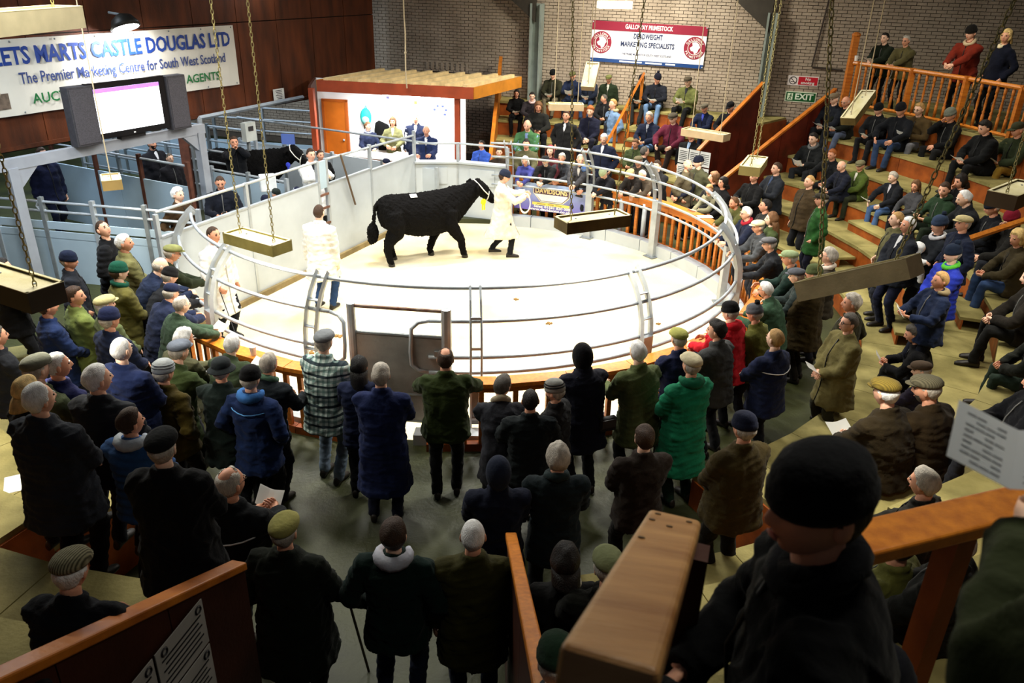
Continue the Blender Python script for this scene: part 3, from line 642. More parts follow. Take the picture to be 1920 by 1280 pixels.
mb = MB(); mb.tube([(0, -.10, .16), (0, -.14, .10), (0, -.2, -.0), (0, -.22, -.05)], [.08, .2, .26, .28], n=20); mb.build('housing', mat('lamp_dark', '26241f', .5, .3), s, True)
mb = MB(); mb.tube([(0, -.222, -.052), (0, -.225, -.06)], [.24, .24], n=20); mb.build('glass', mat('flood_glow', 'ffffff', .5, emit=('ffffff', 30)), s)
mb = MB(); mb.tube([(0, .2, .2), (0, -.1, .18)], .025, n=6); mb.build('bracket', STEELD, s)
l = area('flood_lamp', tuple(LP + LU * 2.55 + LN * .62 + np.array([0, 0, 4.05])), (.4, .4), 75, (1, .98, .95), tuple(LP + LU * 2.5 + np.array([0, 0, 3.5])), 150)
s = empty('wall_notice', tuple(LP + LU * 6.8 + LN * .05 + np.array([0, 0, 2.31])), LA); tag(s, 'small white printed notice at the foot of the brown wall', 'notice')
mb = MB(); mb.box((0, 0, 0), (.36, .008, .28)); mb.build('sheet', mat('notice_white', 'dcdcd6', .6), s)
mb = MB()
for k in range(6): mb.box((.01 * (k % 3), -.006, .1 - k * .038), (.22 - .03 * (k % 3), .003, .014))
mb.build('print_lines', SB, s)
# ---- terraced stands ----
RK = lambda k: 6.38 + .75 * (k - 1)
ZK = lambda k: .10 + .375 * k
def piece(mb, r0, r1, a0, a1, z0, z1):
    B = [pol(r0, a0, z0), pol(r1, a0, z0), pol(r1, a1, z0), pol(r0, a1, z0)]; mb.hexa(np.array(B + [p + [0, 0, z1 - z0] for p in B]))
def stand(name, label, a0, a1, ks, rk=RK, zk=ZK, last=.75, seg=7., z_prev=.1):
    root = empty(name); struct(root, label); n = max(1, round((a1 - a0) / seg)); zp = z_prev
    for k in ks:
        for i in range(n):
            b0 = a0 + (a1 - a0) * i / n; b1 = a0 + (a1 - a0) * (i + 1) / n; g = .03
            r0 = rk(k); r1 = rk(k + 1) if k != ks[-1] else r0 + last; z = zk(k)
            mb = MB(); piece(mb, r0 - .03, r1, b0 + g, b1 - g, z - .05, z); mb.build('tread', TREAD, root)
            mb = MB(); piece(mb, r0, r0 + .03, b0 + g, b1 - g, zp, z - .05); mb.build('riser', RISER, root)
        for aa in (a0, a1):
            mb = MB(); piece(mb, rk(k) + .01, (rk(k + 1) if k != ks[-1] else rk(k) + last) - .005, aa - .12, aa + .12, .1, zk(k) - .05); mb.build('end_board', RISER, root)
        zp = zk(k)
    return root
stand('stand_back', 'tiered timber seating stand against the back wall', 46, 88, [1, 2, 3, 4, 5], last=1.6)
stand('stand_right', 'tiered timber seating stand on the right of the ring', -64, 37, [1, 2, 3, 4, 5])
stand('stand_landing', 'raised timber landing above the right stand', -10, 36, [6], zk=lambda k: 2.55, last=3.2, z_prev=1.975)
stand('stand_far_right', 'upper tiers of the right stand', -64, -10, [6, 7, 8], last=1.5, z_prev=1.975)
RN = lambda k: 7.9 + .75 * (k - 3); ZN = lambda k: .85 + .45 * (k - 3)
stand('stand_near_right', 'dark near stand right of the passage', -80.5, -64, [3, 4, 5, 6, 7, 8, 9], RN, ZN, last=2.5, seg=6)
RL = lambda k: 6.5 + .8 * (k - 1)
stand('stand_near_left', 'tiered timber stand left of the passage', -152, -111, [1, 2, 3], RL, ZK, last=.8)
stand('stand_near_left', 'upper tiers of the timber stand left of the passage', -152, -97.2, [4, 5, 6, 7, 8], RL, ZK, last=2.0, z_prev=.1)
# aisle half steps
for nm, a0, a1, ks, lab in (('aisle_steps', 60.5, 64.5, (1, 2, 3, 4), 'orange timber aisle steps climbing the back stand'), ('aisle_steps', 8, 16, (1, 2, 3, 4), 'dusty timber aisle steps climbing the right stand'), ('aisle_steps', 73, 77, (1, 2, 3), 'orange timber steps behind the man in the green gilet'), ('aisle_steps', -20, -14, (1, 2, 3), 'dusty timber aisle steps at the right edge of the stand')):
    root = empty(nm); tag(root, lab, 'steps', 'aisle steps')
    for k in ks:
        zb = ZK(k - 1) if k > 1 else .1
        mb = MB(); piece(mb, RK(k) - .375, RK(k) - .03, a0, a1, zb + .145, zb + .1875); mb.build('tread', TREAD, root)
        mb = MB(); piece(mb, RK(k) - .35, RK(k) - .325, a0, a1, zb, zb + .145); mb.build('riser', RISER, root)
# sloping side panels with orange caps
def side_panel(name, label, a, r0, r1, z0, z1, th=.06, mcap=CAPW, mp=PANELR, low=.1, capw=.09):
    root = empty(name); tag(root, label, 'panel', 'stand side panels')
    u = pol(1, a) - pol(0, a); nrm_ = np.array([-u[1], u[0], 0]); A = pol(r0, a); B = pol(r1, a); A[2] = B[2] = 0
    n = max(2, round((r1 - r0) / .9))
    for i in range(n):
        p = A + (B - A) * i / n + (B - A) * .002; q = A + (B - A) * (i + 1) / n - (B - A) * .002; za = z0 + (z1 - z0) * i / n; zb = z0 + (z1 - z0) * (i + 1) / n
        mb = MB(); V = []
        for z_a, z_b in ((low, low), (za, zb)):
            V += [p - nrm_ * th / 2 + [0, 0, z_a], q - nrm_ * th / 2 + [0, 0, z_b], q + nrm_ * th / 2 + [0, 0, z_b], p + nrm_ * th / 2 + [0, 0, z_a]]
        mb.hexa(np.array(V)); mb.build('board', mp, root)
    mb = MB(); V = []
    for dz in (0, .05): V += [A - nrm_ * capw / 2 + [0, 0, z0 + dz], B - nrm_ * capw / 2 + [0, 0, z1 + dz], B + nrm_ * capw / 2 + [0, 0, z1 + dz], A + nrm_ * capw / 2 + [0, 0, z0 + dz]]
    mb.hexa(np.array(V)); mb.build('cap_rail', mcap, root); return root
pw = side_panel('side_panel', 'red brown sloping panel left of the exit passage', 46, 7.0, 9.5, 1.65, 2.9)
side_panel('side_panel', 'red brown sloping panel right of the exit passage', 36.9, 6.5, 10.0, 1.3, 2.9)
side_panel('side_panel', 'orange sloping end panel beside the auctioneer box', 88, 5.9, 10.0, .9, 3.0, mp=mat('orange_ply', '9a5a18', .5, 0, .25, 4, .1, 30, .35))
# notices on the panel front
s = empty('notice_board', tuple(pol(6.98, 46.6, 1.15)), math.radians(46) - math.pi / 2 + math.pi); tag(s, 'block of printed white notices on the panel near the exit', 'notice')
for i in range(3):
    for j in range(2):
        mb = MB(); mb.box((-.28 + i * .28, 0, -.0 + j * .36), (.26, .006, .33)); p = mb.build('notice_sheet', mat('notice_white', 'dcdcd6', .6), s)
        mb = MB()
        for k in range(6): mb.box((-.28 + i * .28, .005, .1 - k * .04 + j * .36), (.2, .003, .012))
        q = mb.build('print_lines', SB, None); q.parent = p
s.rotation_euler = (0, 0, math.radians(46 + 90 + 90 - 90))
# aisle handrail in the back stand
mb = MB(); A = pol(6.5, 65, 1.25); B = pol(9.6, 65, 2.85); mb.tube([A, B], .055, .035, n=4, side=(0, 0, 1)); rt = empty('aisle_handrail'); tag(rt, 'sloping orange timber handrail dividing the back stand', 'handrail')
mb.build('rail', CAPW, rt)
for r in (6.6, 7.6, 8.6, 9.5):
    mb = MB(); z = 1.25 + (r - 6.5) / 3.1 * 1.6; mb.box(pol(r, 65, (z + ZK(max(0, int((r - 6.38) / .75) + 1))) / 2), (.07, .07, z - ZK(max(0, int((r - 6.38) / .75) + 1)))); mb.build('post', CAPW, rt)
# landing balustrade
rt = empty('landing_balustrade'); tag(rt, 'orange turned balustrade along the upper landing at right', 'balustrade')
for a0, a1 in ((36, 28), (28, 20), (20, 12), (12, 2), (2, -10)):
    mb = MB(); mb.tube([pol(10.22, a0, 3.5), pol(10.22, a1, 3.5)], .045, .04, n=8, side=(0, 0, 1)); mb.build('handrail', WOODH, rt)
    mb = MB(); mb.tube([pol(10.22, a0, 2.64), pol(10.22, a1, 2.64)], .035, .03, n=4, side=(0, 0, 1)); mb.build('bottom_rail', WOODH, rt)
bz = [(0, .03), (.25, .03), (.27, .018), (.3, .032), (.33, .018), (.42, .027), (.58, .019), (.62, .03), (.66, .019), (.68, .03), (.84, .03)]
mbb = MB(); mbb.tube([(0, 0, z) for z, r in bz], [r for z, r in bz], n=8); bme2 = mbb.mesh('baluster', True); bme2.materials.append(WOOD)
a = 35.; k = 0
while a > -8:
    if k % 7 == 0:
        mb = MB(); mb.box(pol(10.22, a, 3.05), (.1, .1, 1.0)); mb.build('newel_post', WOOD, rt)
    else:
        o = bpy.data.objects.new('baluster', bme2); COL.objects.link(o); o.parent = rt; o.location = tuple(pol(10.22, a, 2.66))
    a -= 1.05; k += 1
mb = MB(); mb.box(pol(10.22, 36.2, 3.3), (.13, .13, 1.5)); mb.ball(pol(10.22, 36.2, 4.08), (.1, .1, .06), 10, 6); mb.build('newel_post', WOOD, rt)
mb = MB(); mb.tube([pol(10.22, 35.6, 3.55), pol(10.22, 35.6, 3.66)], [.032, .042], n=12); o = mb.build('paper_cup', mat('cup_white', 'ece8e2', .6)); tag(o, 'white paper cup on the landing handrail', 'cup')
# lower handrail on the right stand
mb = MB(); mb.tube([pol(7.3, -13, 1.75), pol(8.8, -11, 2.4)], .05, .03, n=4, side=(0, 0, 1)); rt = empty('stair_handrail'); tag(rt, 'short sloping orange handrail in the right stand', 'handrail'); mb.build('rail', WOODH, rt)
for r, z in ((7.35, 1.75), (8.7, 2.35)):
    mb = MB(); mb.box(pol(r, -12.5, (z + ZK(int((r - 6.38) / .75) + 1)) / 2), (.06, .06, z - ZK(int((r - 6.38) / .75) + 1))); mb.build('post', WOODH, rt)
# passage in the foreground
def wall_strip(name, label, A, B, th, low, mp, cap, capw, caph, n=3, lowB=None):
    root = empty(name); tag(root, label, 'panel', 'passage walls'); A = np.array(A, float); B = np.array(B, float); u = nrm3(B - A); nn = np.array([-u[1], u[0], 0]); nn /= np.linalg.norm(nn)
    for i in range(n):
        p = A + (B - A) * (i / n + .002); q = A + (B - A) * ((i + 1) / n - .002); V = []
        P0 = p.copy(); P0[2] = low; Q0 = q.copy(); Q0[2] = low
        for X, Y in ((P0, Q0), (p, q)): V += [X - nn * th / 2, Y - nn * th / 2, Y + nn * th / 2, X + nn * th / 2]
        mb = MB(); mb.hexa(np.array(V)); mb.build('board', mp, root)
    mb = MB(); V = []
    for dz in (0, caph): V += [A - nn * capw / 2 + [0, 0, dz], B - nn * capw / 2 + [0, 0, dz], B + nn * capw / 2 + [0, 0, dz], A + nn * capw / 2 + [0, 0, dz]]
    mb.hexa(np.array(V)); bev(mb.build('cap_rail', cap, root), .01); return root
def nrm3(v): return v / np.linalg.norm(v)
def bev(o, w, seg=2):
    m = o.modifiers.new('b', 'BEVEL'); m.width = w; m.segments = seg; return o
PANELD = mat('dark_ply', '3a1a0e', .5, 0, .3, 3, .1, 40, .3)
lp = wall_strip('passage_wall', 'dark plywood passage wall with an orange cap and printed notices, bottom left', (-1.62, 3.78, 1.93), (-2.06, 1.75, 2.95), .06, .1, PANELD, CAPW, .10, .06, 3)
wall_strip('passage_wall', 'narrow plywood passage wall with orange cap rail, bottom centre', (.03, 4.85, 1.34), (.2, 1.9, 2.75), .05, .1, PANELD, WOODH, .085, .06, 4)
# notices on the left passage wall
u = nrm3(np.array([-.44, -2.03, 0])); s = empty('wall_notices', (-1.79, 2.92, 1.98), math.atan2(u[1], u[0])); tag(s, 'four grey printed notice sheets on the dark passage wall', 'notice')
for i in range(2):
    for j in range(2):
        mb = MB(); mb.box((-.2 + i * .43, .045, .0 - j * .33), (.41, .006, .31)); p = mb.build('notice_sheet', mat('notice_grey', 'a8a49c', .6), s)
        mb = MB()
        for k in range(6): mb.box((-.2 + i * .43, .05, .07 - k * .034 - j * .33), (.34 - .05 * (k % 2), .003, .009))
        q = mb.build('print_lines', SB, None); q.parent = p
        mb = MB(); qq = np.arange(12) * .5236
        for x in (-.16, .14): mb.tube(np.stack([-.2 + i * .43 + x + .022 * np.cos(qq), .05 + 0 * qq, .115 - j * .33 + .022 * np.sin(qq)], 1), .007, n=4, closed=True, side=(0, 1, 0))
        q = mb.build('numbered_rings', SB, None); q.parent = p
# big handrail near the camera
RAILN = mat('worn_rail', 'b98a55', .45, 0, .25, 3, .1, 30, .45, stretch=(1, 6, 1), col2='8a5a2c')
rt = empty('near_handrail', (.385, 1.485, 4.17)); tag(rt, 'broad worn timber handrail reaching toward the camera', 'handrail')
A = np.array([0, 0, 0.]); B = np.array([-.262, -.80, .40]); u = nrm3(B - A); sx = nrm3(np.cross(u, [0, 0, 1])); up = np.cross(sx, u)
sx = nrm3(np.array([.93, -.30, -.02])); V = []
for dz in (-.055, .0): V += [A - sx * .06 + up * dz, B - sx * .06 + up * dz, B + sx * .06 + up * dz, A + sx * .06 + up * dz]
mb = MB(); mb.hexa(np.array(V)); bev(mb.build('rail', RAILN, rt), .012, 3)
for t, o_ in ((.05, -.035), (.06, .035), (.13, -.04), (.16, .0), (.33, -.04)):
    p = A + (B - A) * t + sx * o_ + up * .001; mb = MB(); mb.tube([p - up * .001, p + up * .0012], .007, n=8); mb.build('screw_head', mat('screw', '4a3826', .5, .5), rt)
mb = MB(); mb.box((.02, -.06, -.6), (.1, .06, 1.1), rotz(-.3)); mb.build('post', PANELD, rt)
mb = MB(); mb.box((-.2, -.62, -.45), (.1, .06, 1.3), rotz(-.3)); mb.build('post', PANELD, rt)
rt = empty('barrier_rail', (0, 0, 0)); tag(rt, 'orange timber barrier rail beside the person in the black beanie', 'handrail')
A = np.array([.86, 1.69, 3.93]); B = np.array([1.9, 2.06, 3.93]); u = nrm3(B - A); nn = np.array([-u[1], u[0], 0]); V = []
for dz in (-.05, 0): V += [A - nn * .065 + [0, 0, dz], B - nn * .065 + [0, 0, dz], B + nn * .065 + [0, 0, dz], A + nn * .065 + [0, 0, dz]]
mb = MB(); mb.hexa(np.array(V)); bev(mb.build('rail', WOODH, rt), .01, 3)
for t in (.05, .42, .95):
    p = A + (B - A) * t; mb = MB(); mb.box(p + [0, 0, -.55], (.07, .07, 1.0), rotz(math.atan2(u[1], u[0]))); mb.build('post', RISER, rt)

# ---------------- sale ring ----------------
def arc(r, a0, a1, z, step=3.): n = max(2, int(abs(a1 - a0) / step) + 1); return [pol(r, a, z) for a in np.linspace(a0, a1, n)]
rg = empty('ring_railing', (0, 0, 0)); tag(rg, 'round grey steel ring railing with inward curved posts and tube rails', 'railing')
PANG = [81, 57.5, 36, 3, -22, -56, -110, -133, -160]
for a in PANG:
    u = pol(1, a) - pol(0, a); tg = np.array([-u[1], u[0], 0]); p = empty('post_tmp'); bpy.data.objects.remove(p)
    thick = a not in (-110,)
    mb = MB(); c = pol(4.5, a)
    if thick: mb.box(c + [0, 0, .58], (.11, .15, 1.16), np.array([u, tg, [0, 0, 1]]).T)
    pr_ = [(4.5, 0. if not thick else 1.0), (4.5, 1.15), (4.48, 1.35), (4.42, 1.56), (4.31, 1.76), (4.19, 1.9), (4.13, 1.95)]
    for sd in (-1, 1):
        P = np.array([pol(r, a, z) for r, z in pr_]) + tg * .075 * sd
        mb.tube(P, .012, .05, side=tg, n=4)
    po = mb.build('post', STEEL, rg)
    for r, z in ((4.5, 1.1), (4.47, 1.38), (4.36, 1.68)) + (() if thick else ((4.5, .7), (4.5, .3))):
        mb = MB(); mb.box(pol(r, a, z), (.06, .15, .012), np.array([u, tg, [0, 0, 1]]).T); q = mb.build('spacer', STEEL, None); q.parent = po
    if thick:
        mb = MB(); mb.box(c + [0, 0, .012], (.24, .26, .02), np.array([u, tg, [0, 0, 1]]).T); q = mb.build('base_plate', STEELD, None); q.parent = po
BR = [86] + PANG
for (r, z) in ((4.17, 1.9), (4.38, 1.57), (4.47, 1.15), (4.47, .95)):
    for a0, a1 in zip(BR[:-1], BR[1:]):
        if z < 1.8 and a0 == -56:
            segs = [(-56, -91.5), (-107.2, -110)]
        else: segs = [(a0, a1)]
        for s0, s1 in segs:
            mb = MB(); mb.tube(arc(r, s0, s1, z), .024, n=8, side=(0, 0, 1)); mb.build('rail', STEEL, rg, True)
for a in (-91.5, -107.2):   # rounded rail ends at the gate
    d = -3.2 if a > -100 else 3.2
    mb = MB(); P = [pol(4.38, a, 1.57), pol(4.4, a + d * .5, 1.55), pol(4.43, a + d * .8, 1.48), pol(4.46, a + d * .85, 1.2), pol(4.47, a + d * .8, 1.04), pol(4.47, a + d * .5, .97), pol(4.47, a, .95)]
    mb.tube(P, .024, n=8, side=(1, 0, 0)); mb.build('rail_end', STEEL, rg, True)
# man-pass ladder bars
for da in (-83.6, -85.2):
    mb = MB(); mb.tube([pol(4.52, da, .05), pol(4.52, da, 1.2), pol(4.46, da, 1.5), pol(4.3, da, 1.8), pol(4.17, da, 1.93)], .014, n=6); mb.build('upright', STEEL, rg)
for z, r in ((.35, 4.52), (.75, 4.52), (1.28, 4.51), (1.62, 4.41)):
    mb = MB(); mb.box((pol(r, -83.6, z) + pol(r, -85.2, z)) / 2, (.12, .02, .03), rotz(math.radians(5.5))); mb.build('rung', STEEL, rg)
mb = MB(); mb.box(pol(4.5, -84.4, .55), (.15, .04, .55), rotz(math.radians(5.6))); mb.build('kick_plate', STEELD, rg)
# kerb
n = 22
for i in range(n):
    a0 = 86 + (-161 - 86) * i / n; a1 = 86 + (-161 - 86) * (i + 1) / n
    if -105 < (a0 + a1) / 2 < -91: continue
    mb = MB(); piece(mb, 4.55, 4.74, a1 + .1, a0 - .1, -.02, .24); mb.build('kerb', STEELB, rg)
# gate
gt = empty('ring_gate', (0, 0, 0)); tag(gt, 'dull steel sheeted gate with tube top in the near side of the ring', 'gate')
ga, gb = pol(4.45, -103.2), pol(4.45, -88.8); gu = nrm3(gb - ga); gr = np.array([gu, [-gu[1], gu[0], 0], [0, 0, 1]]).T
for p, w in ((ga, .1), (gb, .12)):
    mb = MB(); mb.tube([p + [0, 0, .0], p + [0, 0, 1.75]], w * .5, n=10); mb.build('gate_post', STEEL, gt)
mb = MB(); mb.box((ga + gb) / 2 + [0, 0, .82], (np.linalg.norm(gb - ga) - .1, .03, 1.1), gr); mb.build('sheet', mat('gate_sheet', '8e8e8a', .5, .1, .25, 4, .15, 30), gt)
for z in (1.72, 1.39, .62, .25):
    mb = MB(); mb.tube([ga + [0, 0, z], gb + [0, 0, z]], .022, n=8); mb.build('gate_rail', mat('rusty_tube', '8c7c70', .6, .2, .35, 9, col2='6a3d28') if z > 1.6 else STEELD, gt)
for z in (.5, 1.2):
    mb = MB(); mb.box(gb + gu * -.08 + [0, -.03, z], (.12, .05, .06), gr); mb.build('hinge', STEELD, gt)
# wooden balustrade outside the steel
bl = empty('ring_balustrade', (0, 0, 0)); tag(bl, 'orange varnished timber balustrade with leaning shelf around the ring', 'balustrade')
n = 24
for i in range(n):
    a0 = 84 + (-150 - 84) * i / n; a1 = 84 + (-150 - 84) * (i + 1) / n
    if -104 < (a0 + a1) / 2 < -93: continue
    mb = MB(); piece(mb, 4.76, 4.96, a1 + .05, a0 - .05, 1.0, 1.05); mb.build('shelf', WOODH, bl)
    mb = MB(); piece(mb, 4.79, 4.84, a1 + .05, a0 - .05, .88, 1.0); mb.build('top_rail', WOOD, bl)
    mb = MB(); piece(mb, 4.77, 4.86, a1 + .05, a0 - .05, .1, .2); mb.build('bottom_rail', RISER, bl)
mbb = MB(); mbb.box((0, 0, .39), (.045, .06, .78)); bme3 = mbb.mesh('baluster'); bme3.materials.append(WOOD)
mbb = MB(); mbb.tube([(0, 0, 0), (0, 0, .82)], .05, n=10); bme4 = mbb.mesh('steel_post', True); bme4.materials.append(STEELB)
a = 83.; k = 0
while a > -149:
    if not (-104 < a < -93):
        g4 = any(abs(a - x) < 1.0 for x in (49.5, 43.2))
        o = bpy.data.objects.new('steel_post' if g4 else 'baluster', bme4 if g4 else bme3); COL.objects.link(o); o.parent = bl
        o.location = tuple(pol(4.815, a, .2 if not g4 else .1)); o.rotation_euler = (0, 0, math.radians(a))
    a -= 2.35
# blue sponsor banner tied to the balusters
A = pol(4.70, 80, .69); B = pol(4.70, 58.8, .69); u = nrm3(B - A); Lb = np.linalg.norm(B - A)
s = empty('ring_banner', tuple((A + B) / 2), math.atan2(u[1], u[0])); tag(s, 'blue and violet sponsor banner tied to the ring balustrade', 'banner')
# local +x along, -y towards the ring middle
mb = MB(); sheet(mb, Lb, -.30, .31, 0, .008)
BG = mat('banner_blue', '5a63b4', .45, 0, .1, 2, .1, 7); nt = BG.node_tree; N = nt.nodes
tc = N.new('ShaderNodeTexCoord'); sx_ = N.new('ShaderNodeSeparateXYZ'); nt.links.new(tc.outputs['Object'], sx_.inputs[0]); mr = N.new('ShaderNodeMapRange'); mr.inputs[1].default_value = -.3; mr.inputs[2].default_value = .3; nt.links.new(sx_.outputs[2], mr.inputs[0])
mxx = N.new('ShaderNodeMix'); mxx.data_type = 'RGBA'; mxx.inputs[6].default_value = (*lin('6a5db4'), 1); mxx.inputs[7].default_value = (*lin('a4bce8'), 1); nt.links.new(mr.outputs[0], mxx.inputs[0]); nt.links.new(mxx.outputs[2], N['Principled BSDF'].inputs['Base Color'])
mb.build('cloth', BG, s)
def flat(mb, pts, y): mb.add(np.array([(x, y, z) for x, z in pts]), [tuple(range(len(pts)))])
CRM = mat('print_cream', 'f3ead0', .5); PUR = mat('print_purple', '4e2f52', .5); YEL = mat('print_yellow', 'e6d067', .5)
mb = MB(); flat(mb, [(-.42, .1), (-.24, -.09), (.28, -.09), (.42, .05), (.42, .24), (-.42, .24)], -.012); mb.build('badge_edge', CRM, s)
mb = MB(); flat(mb, [(-.40, .105), (-.235, -.072), (.27, -.072), (.40, .055), (.40, .225), (-.40, .225)], -.015); mb.build('badge', PUR, s)
mb = MB(); flat(mb, [(-.38, .085), (-.225, -.06), (.26, -.06), (.38, .055), (.38, .085)], -.018); mb.build('badge_panel', SW, s)
lettering('lettering', 'DAVIDSONS', .15, mat('print_gold', 'ecd9a0', .5), s, (0, -.02, .155), bold=.006, width=.74)
mb = MB(); mb.box((0, -.014, -.135), (.86, .004, .06)); mb.build('yellow_strip', YEL, s)
mb = MB()
for x, w in ((-.22, .2), (.0, .14), (.18, .14)): mb.box((x, -.018, -.135), (w, .003, .018))
mb.build('small_print', mat('print_olive', 'a5904a', .5), s)
lettering('lettering', 'Sales: 01581 820 000', .078, SW, s, (.03, -.016, -.198), bold=.002, width=.84); lettering('lettering', 'www.davidsons.co.uk', .078, SW, s, (-.02, -.016, -.262), bold=.002, width=.98)
# ---- sheeted race wall on the left of the ring ----
CA, CB = np.array([-5.15, 11.0, 0]), np.array([-2.25, 17.5, 0])
cw = empty('race_wall', (0, 0, 0)); tag(cw, 'straight pale grey sheeted steel wall closing the left of the ring', 'partition')
cu = nrm3(CB - CA); cn = np.array([cu[1], -cu[0], 0]); cr = np.array([cu, -cn, [0, 0, 1]]).T; CL = np.linalg.norm(CB - CA)
def cpt(t, z, off=0.): return CA + cu * t + cn * off + np.array([0, 0, z])
for t0, t1, z in ((0, 1.85, 1.6), (1.88, 3.72, 1.6), (3.98, 5.4, 1.52), (5.43, CL, 1.48)):
    mb = MB(); mb.box(cpt((t0 + t1) / 2, z / 2 + .03), (t1 - t0, .04, z - .06), cr); mb.build('sheet', STEELB, cw)
    mb = MB(); mb.box(cpt((t0 + t1) / 2, z), (t1 - t0, .06, .03), cr); mb.build('top_edge', STEEL, cw)
mb = MB(); mb.box(cpt(CL / 2, .05, .04), (CL, .08, .1), cr); mb.build('sill', mat('sill_timber', '7c6c48', .8, 0, .3, 5), cw)
for t in (0., 1.86, 3.72, 3.98, 5.41, CL):
    mb = MB(); mb.box(cpt(t, 1.0 if t else .95), (.06, .06, 2.0), cr); mb.build('stanchion', STEEL, cw)
for t0, t1 in ((0, 3.72), (3.98, CL)):
    mb = MB(); mb.tube([cpt(t0, 1.98), cpt(t1, 1.98 if t0 == 0 else 1.9)], .024, n=8); mb.build('top_rail', STEEL, cw)
mb = MB(); mb.box(cpt(3.85, 1.72), (.24, .05, .5), cr); mb.build('slide_plate', BLUEW, cw)
mb = MB()
for z in (.5, .8, 1.1, 1.35): mb.box(cpt(3.85, z, .02), (.26, .03, .04), cr)
mb.build('slide_latches', mat('rusty_latch', '6a4a3a', .7, .2, .3, 10), cw)
o = None
mb = MB(); mb.tube([cpt(4.75, .95, .06), cpt(4.35, 2.0, .08)], .02, n=6); o = mb.build('wooden_pole', mat('pole_wood', '5c4a38', .7)); tag(o, 'dark wooden pole leaning on the grey race wall behind the bull', 'pole')
# back sheets below the auctioneer
bw = empty('ring_back_wall', (0, 0, 0)); tag(bw, 'pale grey sheeted steel wall behind the bull below the auctioneer', 'partition')
Q = [CB, np.array([-1.3, 17.62, 0]), np.array([-.2, 17.3, 0])]
for i, (p, q) in enumerate(zip(Q[:-1], Q[1:])):
    u = nrm3(q - p); r_ = np.array([u, [-u[1], u[0], 0], [0, 0, 1]]).T; w = np.linalg.norm(q - p); z = 1.3
    mb = MB(); mb.box((p + q) / 2 + [0, 0, z / 2], (w - .02, .04, z), r_); mb.build('sheet', STEELB, bw)
    mb = MB(); mb.box((p + q) / 2 + [0, .04, z + .02], (w, .22, .04), r_); mb.build('ledge', STEELB, bw)
    mb = MB(); mb.tube([p + [0, .05, 1.72], q + [0, .05, 1.72]], .024, n=8); mb.build('top_rail', STEEL, bw)
    for t in (0, 1): mb = MB(); mb.box(p + (q - p) * t + [0, 0, .86], (.06, .06, 1.72), r_); mb.build('stanchion', STEEL, bw)
    mb = MB(); mb.box((p + q) / 2 + [0, -.03, 1.02], (w * .5, .02, .36), r_); mb.build('hatch_frame', STEELB, bw)
# ---- pens on the left ----
def fence(name, label, A, B, top, sheet_z=None, rails=(), posts=3, m=BLUEW, boards=0, group='pen fences'):
    root = empty(name); tag(root, label, 'fence', group); A = np.array([*A, 0.]); B = np.array([*B, 0.]); u = nrm3(B - A); R = np.array([u, [-u[1], u[0], 0], [0, 0, 1]]).T; Ln = np.linalg.norm(B - A); mid = (A + B) / 2
    if sheet_z:
        n = max(1, round(Ln / 1.6))
        for i in range(n):
            c = A + (B - A) * (i + .5) / n; mb = MB(); mb.box(c + [0, 0, (sheet_z[0] + sheet_z[1]) / 2], (Ln / n - .015, .03, sheet_z[1] - sheet_z[0]), R); mb.build('sheet', m, root)
    for k in range(boards):
        mb = MB(); mb.box(mid + [0, 0, .95 + k * .17], (Ln, .03, .13), R); mb.build('board', m, root)
    for z in rails: mb = MB(); mb.tube([A + [0, 0, z], B + [0, 0, z]], .024, n=8); mb.build('rail', STEEL, root)
    for i in range(posts):
        c = A + (B - A) * i / (posts - 1); mb = MB(); mb.box(c + [0, 0, top / 2 + .05], (.07, .07, top), R); mb.build('post', STEELD if i % 2 else STEEL, root)
    return root
f = fence('walkway_fence', 'pale blue low wall with double tube handrail by the left crowd', (-8.9, 13.15), (-5.15, 12.5), 1.55, (.1, .9), (1.52, 1.36), 5, boards=2)
mb = MB(); P = [np.array([-7.9, 12.98, 1.52]), np.array([-8.03, 13.0, 1.5]), np.array([-8.06, 13.0, 1.44]), np.array([-8.03, 13.0, 1.38]), np.array([-7.9, 12.98, 1.36])]; mb.tube(P, .024, n=8, side=(0, 1, 0)); mb.build('rail_end', STEEL, f)
RUST = mat('rusty_post', '5a3324', .7, .1, .3, 8)
f = fence('sheeted_fence', 'tall pale blue sheeted pen fence with rusty posts', (-9.7, 16.6), (-6.2, 14.9), 1.75, (.1, 1.32), (1.72,), 4)
for c in f.children:
    if c.name.startswith('post'): c.data.materials[0] = RUST
fence('pen_fence', 'grey barred pen fence behind the tall sheeted fence', (-10.5, 19.2), (-6.0, 17.0), 1.5, None, (.4, .7, 1.0, 1.25, 1.5), 5)
fence('pen_fence', 'blue grey barred pen fence near the far left bearded man', (-11.5, 21.3), (-6.2, 19.0), 1.6, (.1, .7), (.95, 1.25, 1.6), 5)
fence('pen_fence', 'farthest barred pen fence under the brown partition', (-12.5, 22.8), (-5.4, 21.4), 1.7, (.1, .8), (1.1, 1.4, 1.7), 6)
fence('lane_fence', 'grey sheeted lane fence in front of the second black bull', (-6.35, 16.45), (-4.55, 15.55), 1.32, (.1, 1.25), (1.3,), 3)
fence('lane_parapet', 'long grey sheeted parapet leading to the auctioneer box', (-6.9, 19.96), (-1.75, 17.35), 1.2, (.1, 1.2), (1.75,), 5, m=STEELB)
fence('pen_fence', 'pale blue pen wall at the far left edge', (-12.0, 12.2), (-8.95, 13.2), 1.4, (.1, 1.2), (1.4,), 3)
pp = MB(); pp.box((-7.3, 17.6, 1.2), (.2, .2, 2.3)); o = pp.build('rusty_stanchion', RUST); tag(o, 'rusty brown steel stanchion rising behind the pens', 'post')
o = None
bx = empty('control_box', (-5.9, 17.7, 1.75), LA); tag(bx, 'small grey electric box on a post below the brown wall', 'box')
